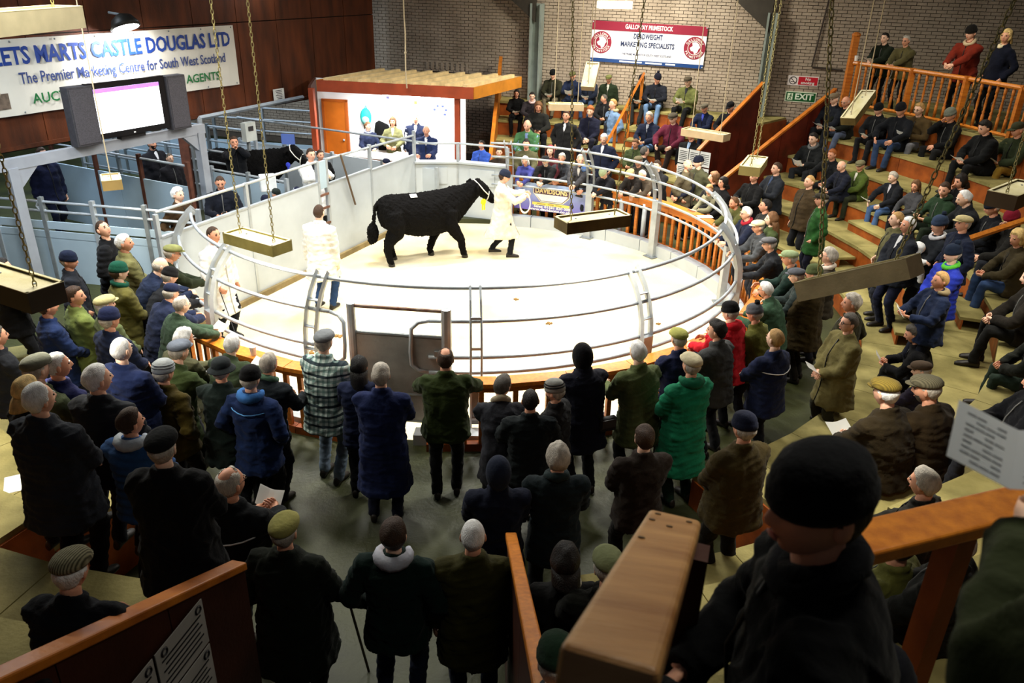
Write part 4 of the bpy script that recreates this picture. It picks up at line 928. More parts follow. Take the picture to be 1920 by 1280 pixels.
mb = MB(); mb.box((0, 0, .1), (.3, .14, .4)); mb.build('case', mat('case_grey', 'b8bdb8', .5), bx); mb = MB(); mb.box((0, -.075, .17), (.14, .01, .1)); mb.build('display', SB, bx); mb = MB(); mb.box((0, .05, -.75), (.06, .06, 1.7)); mb.build('post', STEELD, bx)
wb = MB(); wb.box((-4.75, 15.0, 1.42), (.3, .25, .3), rotz(.4)); o = wb.build('white_box', mat('box_white', 'dfe4e6', .5)); bev(o, .02); tag(o, 'white plastic box on the lane fence', 'box')
mb = MB(); mb.tube([np.array([-6.75, 17.2, 2.2]), np.array([-5.35, 20.4, 2.2])], .05, n=4); mb.tube([np.array([-6.75, 17.2, 0.1]), np.array([-6.75, 17.2, 2.2])], .05, n=4); o = mb.build('goalpost_frame', STEEL); tag(o, 'square grey steel frame below the brown partition', 'frame')
# ---- gantry with screen ----
GP = np.array([-8.2, 12.57, 0]); GU = np.array([.4846, .8748, 0]); GA = math.atan2(GU[1], GU[0])
g0 = empty('steel_gantry', tuple(GP), GA); tag(g0, 'grey steel gantry carrying the screen over the pen gate', 'gantry')
GS = mat('gantry_grey', '9a9ea6', .5, .1, .12, 3)
mb = MB(); mb.box((.75, 0, 2.21), (6.5, .12, .18)); mb.build('beam', GS, g0)
for t in (.12, 3.88):
    mb = MB(); mb.box((t, 0, 1.1), (.16, .16, 2.1)); mb.build('post', GS, g0)
    sg = -1 if t > 1 else 1
    mb = MB(); V = np.array([(t + .08 * sg, -.05, 2.12), (t + .42 * sg, -.05, 2.12), (t + .08 * sg, -.05, 1.8), (t + .08 * sg, -.05, 2.0)]); mb.hexa(np.vstack([V, V + [0, .1, 0]])); mb.build('gusset', GS, g0)
s = empty('display_screen', tuple(GP + np.array([0, 0, 2.3])), GA); tag(s, 'flat screen glowing white with violet bar on the gantry', 'screen')
mb = MB(); mb.box((2.35, -.12, .54), (1.56, .09, .94)); mb.build('bezel', mat('bezel', '0e0d10', .3), s)
mb = MB(); mb.box((2.33, -.17, .54), (1.34, .006, .74)); mb.build('panel', mat('screen_glow', 'ffffff', .4, emit=('fbfdff', 2.6)), s)
mb = MB(); mb.box((2.33, -.175, .875), (1.34, .005, .07)); mb.build('title_bar', mat('screen_violet', 'a070e0', .4, emit=('a26be6', 1.1)), s)
mb = MB(); mb.box((2.35, -.17, .105), (.04, .004, .02)); mb.build('badge', SW, s)
mb = MB(); mb.box((2.35, -.05, .03), (.5, .14, .06)); mb.build('stand', SB, s)
for t, w in ((1.44, .46), (3.37, .42)):
    sp = empty('loudspeaker', tuple(GP + GU * t + np.array([0, 0, 2.3])), GA); tag(sp, 'dark grey cabinet loudspeaker %s of the glowing screen' % ('left' if t < 2 else 'right'), 'speaker', 'screen loudspeakers')
    mb = MB(); mb.box((0, -.1, .5), (w, .2, .98)); bev(mb.build('cabinet', mat('speaker_grey', '3c3a3e', .7, 0, .2, 20), sp), .01)
    mb = MB(); mb.box((0, -.205, .5), (w - .05, .012, .9)); mb.build('grille', mat('grille_grey', '4a474c', .85, 0, .25, 60, .3, 200), sp)
# ---- auctioneer box ----
FL, FR, BRc, BLc = (np.array(p) for p in ((-4.75, 19.5, 0.), (-1.03, 18.9, 0.), (.05, 21.1, 0.), (-3.75, 21.7, 0.)))
ab = empty('auctioneer_box', (0, 0, 0)); tag(ab, 'auctioneer box with flat timber canopy and bright white interior', 'booth')
def quadslab(P, z0, z1): return np.array([p + [0, 0, z0] for p in P] + [p + [0, 0, z1] for p in P])
DECK = mat('canopy_deck', '5a4224', .7, 0, .3, 3, .1, 30, col2='3a2a16'); RAFT = mat('canopy_rafter', 'e2c690', .6, 0, .2, 4, .05, 30)  # deck darkened and rafters paled to paint the shade between rafters
mb = MB(); mb.hexa(quadslab([FL, FR, BRc, BLc], 2.62, 2.67)); mb.build('canopy_deck', DECK, ab)
for k in range(9):
    t = (k + .5) / 9; p, q = FL + (FR - FL) * t, BLc + (BRc - BLc) * t; u = nrm3(q - p); nn = np.array([-u[1], u[0], 0])
    mb = MB(); mb.hexa(quadslab([p - nn * .055, p + nn * .055, q + nn * .055, q - nn * .055], 2.67, 2.79)); mb.build('rafter', RAFT, ab)
FAS = mat('fascia_red', '9a3f1e', .5, 0, .2, 3, .05, 30); FAO = mat('fascia_orange', 'c07a22', .5, 0, .2, 3, .05, 30)
for p, q, m_ in ((FL, FR, FAS), (FR, BRc, FAO), (BLc, BRc, RAFT), (FL, BLc, FAO)):
    u = nrm3(q - p); nn = np.array([-u[1], u[0], 0]); mb = MB(); mb.hexa(quadslab([p - nn * .025, q - nn * .025, q + nn * .025, p + nn * .025], 2.48, 2.74)); mb.build('fascia', m_, ab)
WHT = mat('booth_white', 'f6f6f4', .6, 0, .02)
W0, W1 = np.array([-5.15, 20.95, 0]), np.array([-1.3, 20.35, 0]); wu = nrm3(W1 - W0); wr_ = np.array([wu, [-wu[1], wu[0], 0], [0, 0, 1]]).T
mb = MB(); mb.box((W0 + W1) / 2 + [0, 0, 1.3], (3.9, .06, 2.6), wr_); mb.build('back_wall', WHT, ab)
mb = MB(); mb.hexa(quadslab([np.array([-4.85, 19.35, 0]), np.array([-1.2, 18.35, 0]), W1, W0], .1, .25)); mb.build('booth_floor', mat('booth_floor', '8a7c68', .7), ab)
p, q = np.array([-4.95, 19.55, 0]), W0; u = nrm3(q - p); nn = np.array([-u[1], u[0], 0]); mb = MB(); mb.hexa(quadslab([p - nn * .03, q - nn * .03, q + nn * .03, p + nn * .03], .1, 2.6)); mb.build('side_wall', mat('booth_dark', '4a2414', .6), ab)
for p in (np.array([-4.9, 19.5, 0]), np.array([-1.42, 19.15, 0])):
    mb = MB(); mb.box(p + [0, 0, 1.3], (.12, .12, 2.5), wr_); mb.build('corner_post', FAS, ab)
dd = W0 + wu * .5; mb = MB(); mb.box(dd + np.array(wr_[:, 1]) * -.05 + [0, 0, 1.15], (.56, .05, 1.8), wr_); dr = mb.build('door', mat('booth_door', 'c4691c', .45, 0, .15, 3, .05, 20), ab)
mb = MB()
for o_ in (-.31, .31): mb.box(dd + wu * o_ + np.array(wr_[:, 1]) * -.06 + [0, 0, 1.17], (.06, .07, 1.86), wr_)
mb.box(dd + np.array(wr_[:, 1]) * -.06 + [0, 0, 2.08], (.68, .07, .06), wr_); q = mb.build('door_frame', mat('booth_frame', 'b0581a', .5), None); q.parent = dr
mb = MB(); mb.ball(dd + wu * .2 + np.array(wr_[:, 1]) * -.1 + [0, 0, 1.1], .03, 8, 6); q = mb.build('door_handle', STEEL, None); q.parent = dr
# counter
c0, c1 = np.array([-4.0, 19.25, 0]), np.array([-1.35, 18.35, 0]); cu2 = nrm3(c1 - c0); cr2 = np.array([cu2, [-cu2[1], cu2[0], 0], [0, 0, 1]]).T
mb = MB(); mb.box((c0 + c1) / 2 + [0, .1, 1.08], (2.9, .5, .05), cr2); mb.build('counter_top', WHT, ab); mb = MB(); mb.box((c0 + c1) / 2 + [0, -.05, .65], (2.9, .05, .85), cr2); mb.build('counter_front', mat('counter_wood', '9a5a2a', .5), ab)
mb = MB(); mb.tube([np.array([-3.2, 19.4, 2.46]), np.array([-1.8, 19.1, 2.46])], .03, n=8); mb.build('light_tube', mat('tube_glow', 'ffffff', .5, emit=('ffffff', 12)), ab)
area('booth_light', (-2.9, 19.7, 2.44), (2.6, .5), 115, (1, .99, .96))
# things in the box
def wp(t, z, off): return W0 + wu * t + np.array(wr_[:, 1]) * -off + np.array([0, 0, z])
bp = empty('teal_backpack', tuple(wp(1.33, 1.72, .12)), math.atan2(wu[1], wu[0])); tag(bp, 'turquoise backpack hanging on the white booth wall', 'backpack')
mb = MB(); mb.ball((0, 0, 0), (.15, .09, .22), 14, 10); mb.build('pack', mat('teal_nylon', '1fb5b0', .6, 0, .15, 6, .2, 20), bp, True); mb = MB(); mb.ball((.01, -.06, -.06), (.1, .06, .1), 12, 8); mb.build('front_pocket', mat('teal_pale', '8fd8d2', .6), bp, True); mb = MB(); mb.tube([(-.03, .02, .2), (0, .04, .28), (.03, .02, .2)], .012, n=6); mb.build('loop', mat('teal_nylon', '1fb5b0'), bp)
mb = MB(); P = wp(1.72, 1.42, .1); mb.tube([P + [-.1, 0, .2], P + [0, 0, .05], P + [.08, 0, -.2], P + [.1, 0, -.5]], [.06, .2, .24, .2], [.04, .09, .1, .09], n=12, side=(1, 0, 0)); o = mb.build('hanging_coat', cloth('0c0c0d'), None, True); tag(o, 'black coat hanging on the white booth wall beside the backpack', 'coat')
for t, z, c, lab in ((2.35, 2.1, '8fa8c8', 'pale blue sticker on the white booth wall'), (2.62, 2.12, 'b7b04a', 'small yellow sticker on the white booth wall'), (1.9, 2.22, '6a6a9a', 'tiny violet sticker high on the white booth wall')):
    mb = MB(); mb.box(wp(t, z, .035), (.14 if c == '8fa8c8' else .07, .006, .07), wr_); o = mb.build('wall_sticker', mat('sticker_' + c, c, .6)); tag(o, lab, 'sticker', 'booth stickers')
mb = MB(); q = np.arange(7) * math.pi / 3.5
for a_ in q[1:-1]: mb.ball(wp(3.25 + .15 * math.sin(a_), 1.95 - .13 * math.cos(a_), .035), (.035, .008, .03), 8, 5, wr_)
o = mb.build('wall_emblem', mat('emblem_blue', '4a5890', .6)); tag(o, 'ring shaped blue emblem on the right of the white booth wall', 'emblem')
mb = MB(); mb.box((-2.75, 18.85, 1.16), (.3, .22, .12), cr2); o = mb.build('paper_stack', PAPERM if 'PAPERM' in globals() else WHT); tag(o, 'stack of white papers on the auctioneer counter', 'paper')
mb = MB(); mb.box((-5.55, 19.45, 1.35), (.32, .06, .24), wr_); o = mb.build('weigh_display', mat('weigh_blue', '2a3a66', .4, emit=('5a70b0', .6))); tag(o, 'small blue lit display on the lane parapet', 'display')
# ---- hanging box lamps ----
BOXW = mat('lamp_box_wood', '6a5a30', .75, 0, .3, 4, .15, 40, .25, col2='4a3c1c'); BOXT = mat('lamp_box_top', 'e9e0bc', .75, 0, .25, 4, .15, 40, .25, col2='cfc38c'); CHAIN = mat('chain', '9a9060', .55, .4, .3, 20, .2, 60)  # top: pale wood, lightened further to stand for light from above
TUBE = mat('lamp_tube', 'ffffff', .5, emit=('fff4dd', 14))
linkmb = MB(); q = np.arange(10) * .62832; linkmb.tube(np.stack([.012 * np.cos(q), 0 * q, .026 * np.sin(q)], 1), .0042, n=5, closed=True, side=(0, 1, 0)); LINK = linkmb
def chain_mesh(A, B, size=1.):
    A = np.array(A, float); B = np.array(B, float); d = B - A; n = max(2, int(np.linalg.norm(d) / (.042 * size))); u = nrm3(d); x = nrm3(np.cross(u, [0.3, 1, 0.1])); y = np.cross(u, x)
    base = LINK.v[0] * size; out = MB()
    for i in range(n):
        X, Y = (x, y) if i % 2 else (y, -x); R = np.array([X, Y, u]).T; out.v.append(base @ R.T + A + d * (i + .5) / n); out.f += [[k + out.n for k in f] for f in LINK.f]; out.mi += LINK.mi; out.n += len(base)
    return out
def hang_lamp(loc, yaw, label, L=.85, w=.3, h=.13, tilt=0., roll=0., power=18, top=6.4, rope=False, c1=(0, 0), c2=(0, 0), color=None, glow=True, size=1.):
    e = empty('hanging_lamp', loc); e.rotation_euler = (roll, tilt, math.radians(yaw)); tag(e, label, 'lamp', 'box lamps hung over the ring and stands')
    R = np.array(e.rotation_euler.to_matrix())
    m1 = color or BOXW
    mb = MB()
    for sx in (-1, 1): mb.box((sx * (L / 2 - .01), 0, 0), (.02, w, h)); mb.box((0, sx * (w / 2 - .01), 0), (L - .04, .02, h))
    mb.build('box_frame', m1, e)
    mb = MB(); mb.box((0, 0, h / 2 - .025), (L - .04, w - .04, .015)); mb.build('lid', BOXT, e)
    mb = MB()
    for sx in (-1, 1): mb.box((sx * (L / 2 - .01), 0, h / 2 + .003), (.024, w + .004, .006)); mb.box((0, sx * (w / 2 - .01), h / 2 + .003), (L, .024, .006))
    mb.build('rim', BOXT, e)
    mb = MB()
    for x in (-.25, .28): mb.tube([(x * L, .03, h / 2 - .018), (x * L, .03, h / 2 - .01)], .012, n=6)
    mb.build('screw_heads', STEELD, e)
    if glow:
        mb = MB(); mb.tube([(-L / 2 + .06, 0, -h / 2 + .03), (L / 2 - .06, 0, -h / 2 + .03)], .02, n=8); mb.build('light_tube', TUBE, e)
        l = bpy.data.lights.new('lamp_light', 'AREA'); l.shape = 'RECTANGLE'; l.size = L - .12; l.size_y = .12; l.energy = power; l.color = (1, .95, .82); l.spread = math.radians(150)
        lo = bpy.data.objects.new('lamp_light', l); COL.objects.link(lo); lo.parent = e; lo.location = (0, 0, -h / 2 + .005)
    loc = np.array(loc)
    for x, off in ((-.34, c1), (.34, c2)):
        a = np.array([x * L, 0, h / 2 - .02]); b = R.T @ (np.array([*((loc + R @ a)[:2] + np.array(off)), top]) - loc)
        if rope: mb = MB(); mb.tube([a, (a + b) / 2, b], .008 * size, n=6)
        else: mb = chain_mesh(a, b, 1.15 * size)
        mb.build('rope' if rope else 'chain', mat('rope', 'b9a98a', .8) if rope else CHAIN, e)
    return e
hang_lamp((.89, 8.85, 2.66), 27, 'box lamp with pale top hanging over the middle of the ring', power=25, c1=(-.15, .5), c2=(.3, .6))
hang_lamp((-3.05, 9.0, 2.26), -32, 'box lamp with pale cream top hanging over the left ring rail', power=25, color=mat('lamp_box_olive', '8a8148', .75, 0, .25, 4, .15, 40, .25))
hang_lamp((2.62, 5.72, 3.2), -40, 'tilted box lamp, wood coloured as if lit, hanging over the right hand crowd', h=.15, w=.32, roll=-.12, tilt=-.48, color=mat('lamp_box_lit', 'b3a47e', .75, 0, .2, 5, .15, 40), power=25, c1=(-.46, .05), c2=(1.0, .69), size=1.2)  # frame is the lamp box wood recoloured as if lit on its near faces
hang_lamp((-3.98, 5.88, 2.88), -28, 'dark box lamp cut by the left edge of the picture', h=.17, power=21, color=mat('lamp_box_dark', '2e2413', .8), c2=(-.05, 0))
hang_lamp((5.62, 13.6, 3.3), 50, 'tilted pale box lamp before the upper balustrade', w=.24, tilt=-.45, roll=-.1, power=16, rope=True)
hang_lamp((3.55, 11.95, 2.66), 67, 'cream box lamp seen end on beside the exit passage', power=21, color=mat('lamp_box_cream', '8a7c46', .75))
hang_lamp((3.62, 15.6, 2.43), -40, 'pale box lamp hanging before the right end of the back stand', L=.9, power=21, rope=True, color=mat('lamp_box_tan', 'b09a78', .75))
hang_lamp((1.02, 17.55, 2.58), 3, 'long tan box lamp over the middle of the back stand', L=.74, power=21, rope=True, color=mat('lamp_box_tan', 'b09a78', .75))
hang_lamp((1.62, 18.9, 3.05), 75, 'steeply tilted cream box lamp below the maroon banner', L=.7, tilt=-.75, power=16, rope=True, color=mat('lamp_box_tan', 'b09a78', .75))
hang_lamp((5.45, 8.6, 3.16), 42, 'box lamp cut by the right edge of the picture', power=16, h=.16, color=mat('lamp_box_brown', '4a3a26', .8))
hang_lamp((-6.25, 12.1, 2.12), 118, 'small wooden box lamp over the pens at left', L=.5, w=.28, h=.15, power=12, rope=True, color=mat('lamp_box_tan2', 'a58a52', .75))
hang_lamp((-4.62, 7.95, 4.72), 84, 'cream strip lamp with glowing tube at the top left corner', L=1.3, w=.34, h=.2, power=25, color=mat('lamp_cream', 'b5ad90', .7))
hang_lamp((2.2, 20.3, 4.5), 10, 'bright white strip lamp above the maroon banner', L=.8, w=.24, h=.16, power=25, rope=True, color=mat('lamp_white', 'f2f0e4', .6, emit=('fffbe8', .8)))
# loose ropes and chains
for i, (x, y, lab) in enumerate(((-2.55, 18.8, 'knotted pale rope hanging to the auctioneer canopy'), )):
    mb = MB(); P = [np.array([x, y, 6.5 - k * .38]) + np.array([.01 * math.sin(k * 2.), 0, 0]) for k in range(11)]; mb.tube(P, .016, n=6)
    for k in range(2, 11, 3): mb.ball(P[k], (.03, .03, .035), 8, 6)
    o = mb.build('hanging_rope', mat('rope', 'b9a98a', .8)); tag(o, lab, 'rope')

# ---------------- black bulls ----------------
def bull(name, loc, heading, label, vox=.026, calm=False, head_up=0.):
    E = empty(name, loc, math.radians(heading) - math.pi / 2); E.scale = (1.05, .88, 1.0); tag(E, label, 'bull', 'black bulls')
    FUR = mat('black_curly_coat', '060505', .85, 0, .3, 40, 1., 45, .12)
    mb = MB(); n = 18; a = np.arange(n) * 2 * math.pi / n
    prof = [(-1.0, 1.05, .10, .14), (-.94, 1.02, .21, .27), (-.78, 1.0, .285, .345), (-.5, .95, .29, .38), (-.15, .915, .325, .415), (.2, .905, .335, .43), (.5, .945, .31, .42), (.74, 1.02, .25, .385), (.9, 1.10, .19, .31), (1.05, 1.19, .155, .26), (1.18, 1.27, .135, .21), (1.3, 1.33, .12, .16)]
    mb.rings([np.stack([rx * np.cos(a), np.full(n, y), z + rz * np.sin(a)], 1) for y, z, rx, rz in prof])
    mb.tube([(0, 1.2, 1.36), (0, 1.3, 1.36), (0, 1.42, 1.27), (0, 1.54, 1.16), (0, 1.63, 1.08), (0, 1.68, 1.04)], [.1, .125, .115, .092, .088, .06], [.1, .14, .135, .1, .085, .06], n=14)
    mb.ball((0, 1.28, 1.44), (.09, .1, .07), 10, 8)
    for s in (1, -1):
        mb.tube([(s * .1, 1.22, 1.42), (s * .18, 1.2, 1.41), (s * .26, 1.17, 1.38), (s * .29, 1.16, 1.37)], [.035, .065, .055, .02], [.025, .03, .025, .01], n=8, side=(0, 0, 1))
        st = .33 * s if not calm else .05 * s
        mb.tube([(s * .17, .55, 1.0), (s * .2, .52, .75), (s * .19, .54 + st * .35, .58), (s * .18, .56 + st * .75, .38), (s * .175, .53 + st, .14), (s * .175, .56 + st, .06)], [.18, .165, .13, .088, .066, .068], n=10)
        sh = -.09 * s
        mb.tube([(s * .15, -.72, 1.05), (s * .19, -.7, .82), (s * .2, -.6 + sh, .66), (s * .19, -.78 + sh, .46), (s * .18, -.80 + sh, .3), (s * .18, -.76 + sh, .13), (s * .18, -.73 + sh, .06)], [.21, .22, .17, .105, .078, .066, .068], n=10)
    mb.tube([(0, -.98, 1.22), (0, -1.06, 1.15), (-.02, -1.09, .95), (-.05, -1.1, .72)], [.05, .04, .032, .03], n=8)
    mb.ball((-.06, -1.12, .62), (.11, .13, .2), 10, 8); mb.ball((-.1, -1.15, .5), (.07, .08, .13), 8, 6)
    mb.ball((0, .62, .62), (.1, .2, .12), 10, 8)
    o = mb.build('body', FUR, E); remesh(o, vox, 3)
    PENDING.append((o, lambda P, N: .011 * noise3(P, 42, 3, 16) + .009 * np.abs(noise3(P, 80, 8, 18)) + np.where(P[:, 1] < -1.04, .012 * noise3(P, 110, 4), 0)))
    HOOF = mat('hoof', '1c1814', .4)
    for s in (1, -1):
        st = .33 * s if not calm else .05 * s
        for x, y in ((s * .175, .56 + st), (s * .18, -.73 - .09 * s)):
            mb = MB(); mb.tube([(x, y + .01, .0), (x, y + .005, .05), (x, y - .01, .09)], [.07, .065, .055], [.075, .068, .055], n=10, side=(1, 0, 0)); mb.build('hoof', HOOF, E, True)
        mb = MB(); mb.ball((s * .098, 1.4, 1.33), (.014, .02, .016), 8, 6); mb.build('eye', mat('bull_eye', '050505', .15), E, True)
    mb = MB(); mb.ball((0, 1.69, 1.05), (.065, .03, .045), 10, 7); mb.build('nose', mat('bull_nose', '151213', .3), E, True)
    q = np.arange(16) * 2 * math.pi / 16; HAL = mat('white_halter', 'e8e4da', .8)
    mb = MB()
    mb.tube(np.stack([.112 * np.cos(q), 1.5 + .03 * np.sin(q) * 1.0, 1.19 + .125 * np.sin(q)], 1), .013, n=6, closed=True, side=(0, 1, 0))
    for s in (1, -1): mb.tube([(s * .115, 1.5, 1.2), (s * .137, 1.38, 1.3), (s * .13, 1.27, 1.42), (0, 1.2, 1.5)], .012, n=6)
    mb.build('halter', HAL, E, True)
    return E
b1 = bull('black_bull', (-1.78, 14.9, 0), 25, 'black curly coated bull walking in the sawdust ring with white halter', .02)
mb = MB(); q = np.arange(24) * 2 * math.pi / 24; rad = .06 * (1 + .12 * np.cos(q * 12))
V = np.vstack([[(.14, 1.36, 1.08)], np.stack([np.full(24, .15), 1.36 + rad * np.cos(q), 1.08 + rad * np.sin(q)], 1), np.stack([np.full(24, .13), 1.36 + rad * np.cos(q), 1.08 + rad * np.sin(q)], 1)])
V[0, 0] = .165; mb.add(V, [(0, 1 + i, 1 + (i + 1) % 24) for i in range(24)] + [(1 + i, 25 + i, 25 + (i + 1) % 24, 1 + (i + 1) % 24) for i in range(24)])
for k in (-.02, .025): mb.box((.145, 1.36 + k, .98), (.006, .035, .12))
mb.build('rosette', mat('rosette_yellow', 'f0e414', .5), b1)
mb = MB(); mb.box((.12, -.25, 1.322), (.10, .15, .006), rotx(.0) @ roty(.42)); mb.build('lot_sticker', mat('sticker_white', 'f0f0ee', .6), b1)
b2 = bull('black_bull', (-6.05, 17.75, .1), -8, 'second black bull waiting in the lane behind the grey fence', .034, True)
mb = MB(); q = np.arange(16) * 2 * math.pi / 16; mb.add(np.vstack([[(.17, 1.2, 1.1)], np.stack([np.full(16, .16), 1.2 + .06 * np.cos(q), 1.1 + .06 * np.sin(q)], 1)]), [(0, 1 + i, 1 + (i + 1) % 16) for i in range(16)]); mb.box((.16, 1.2, 1.0), (.006, .05, .12)); mb.build('rosette', mat('rosette_blue', '3a48c8', .5), b2)

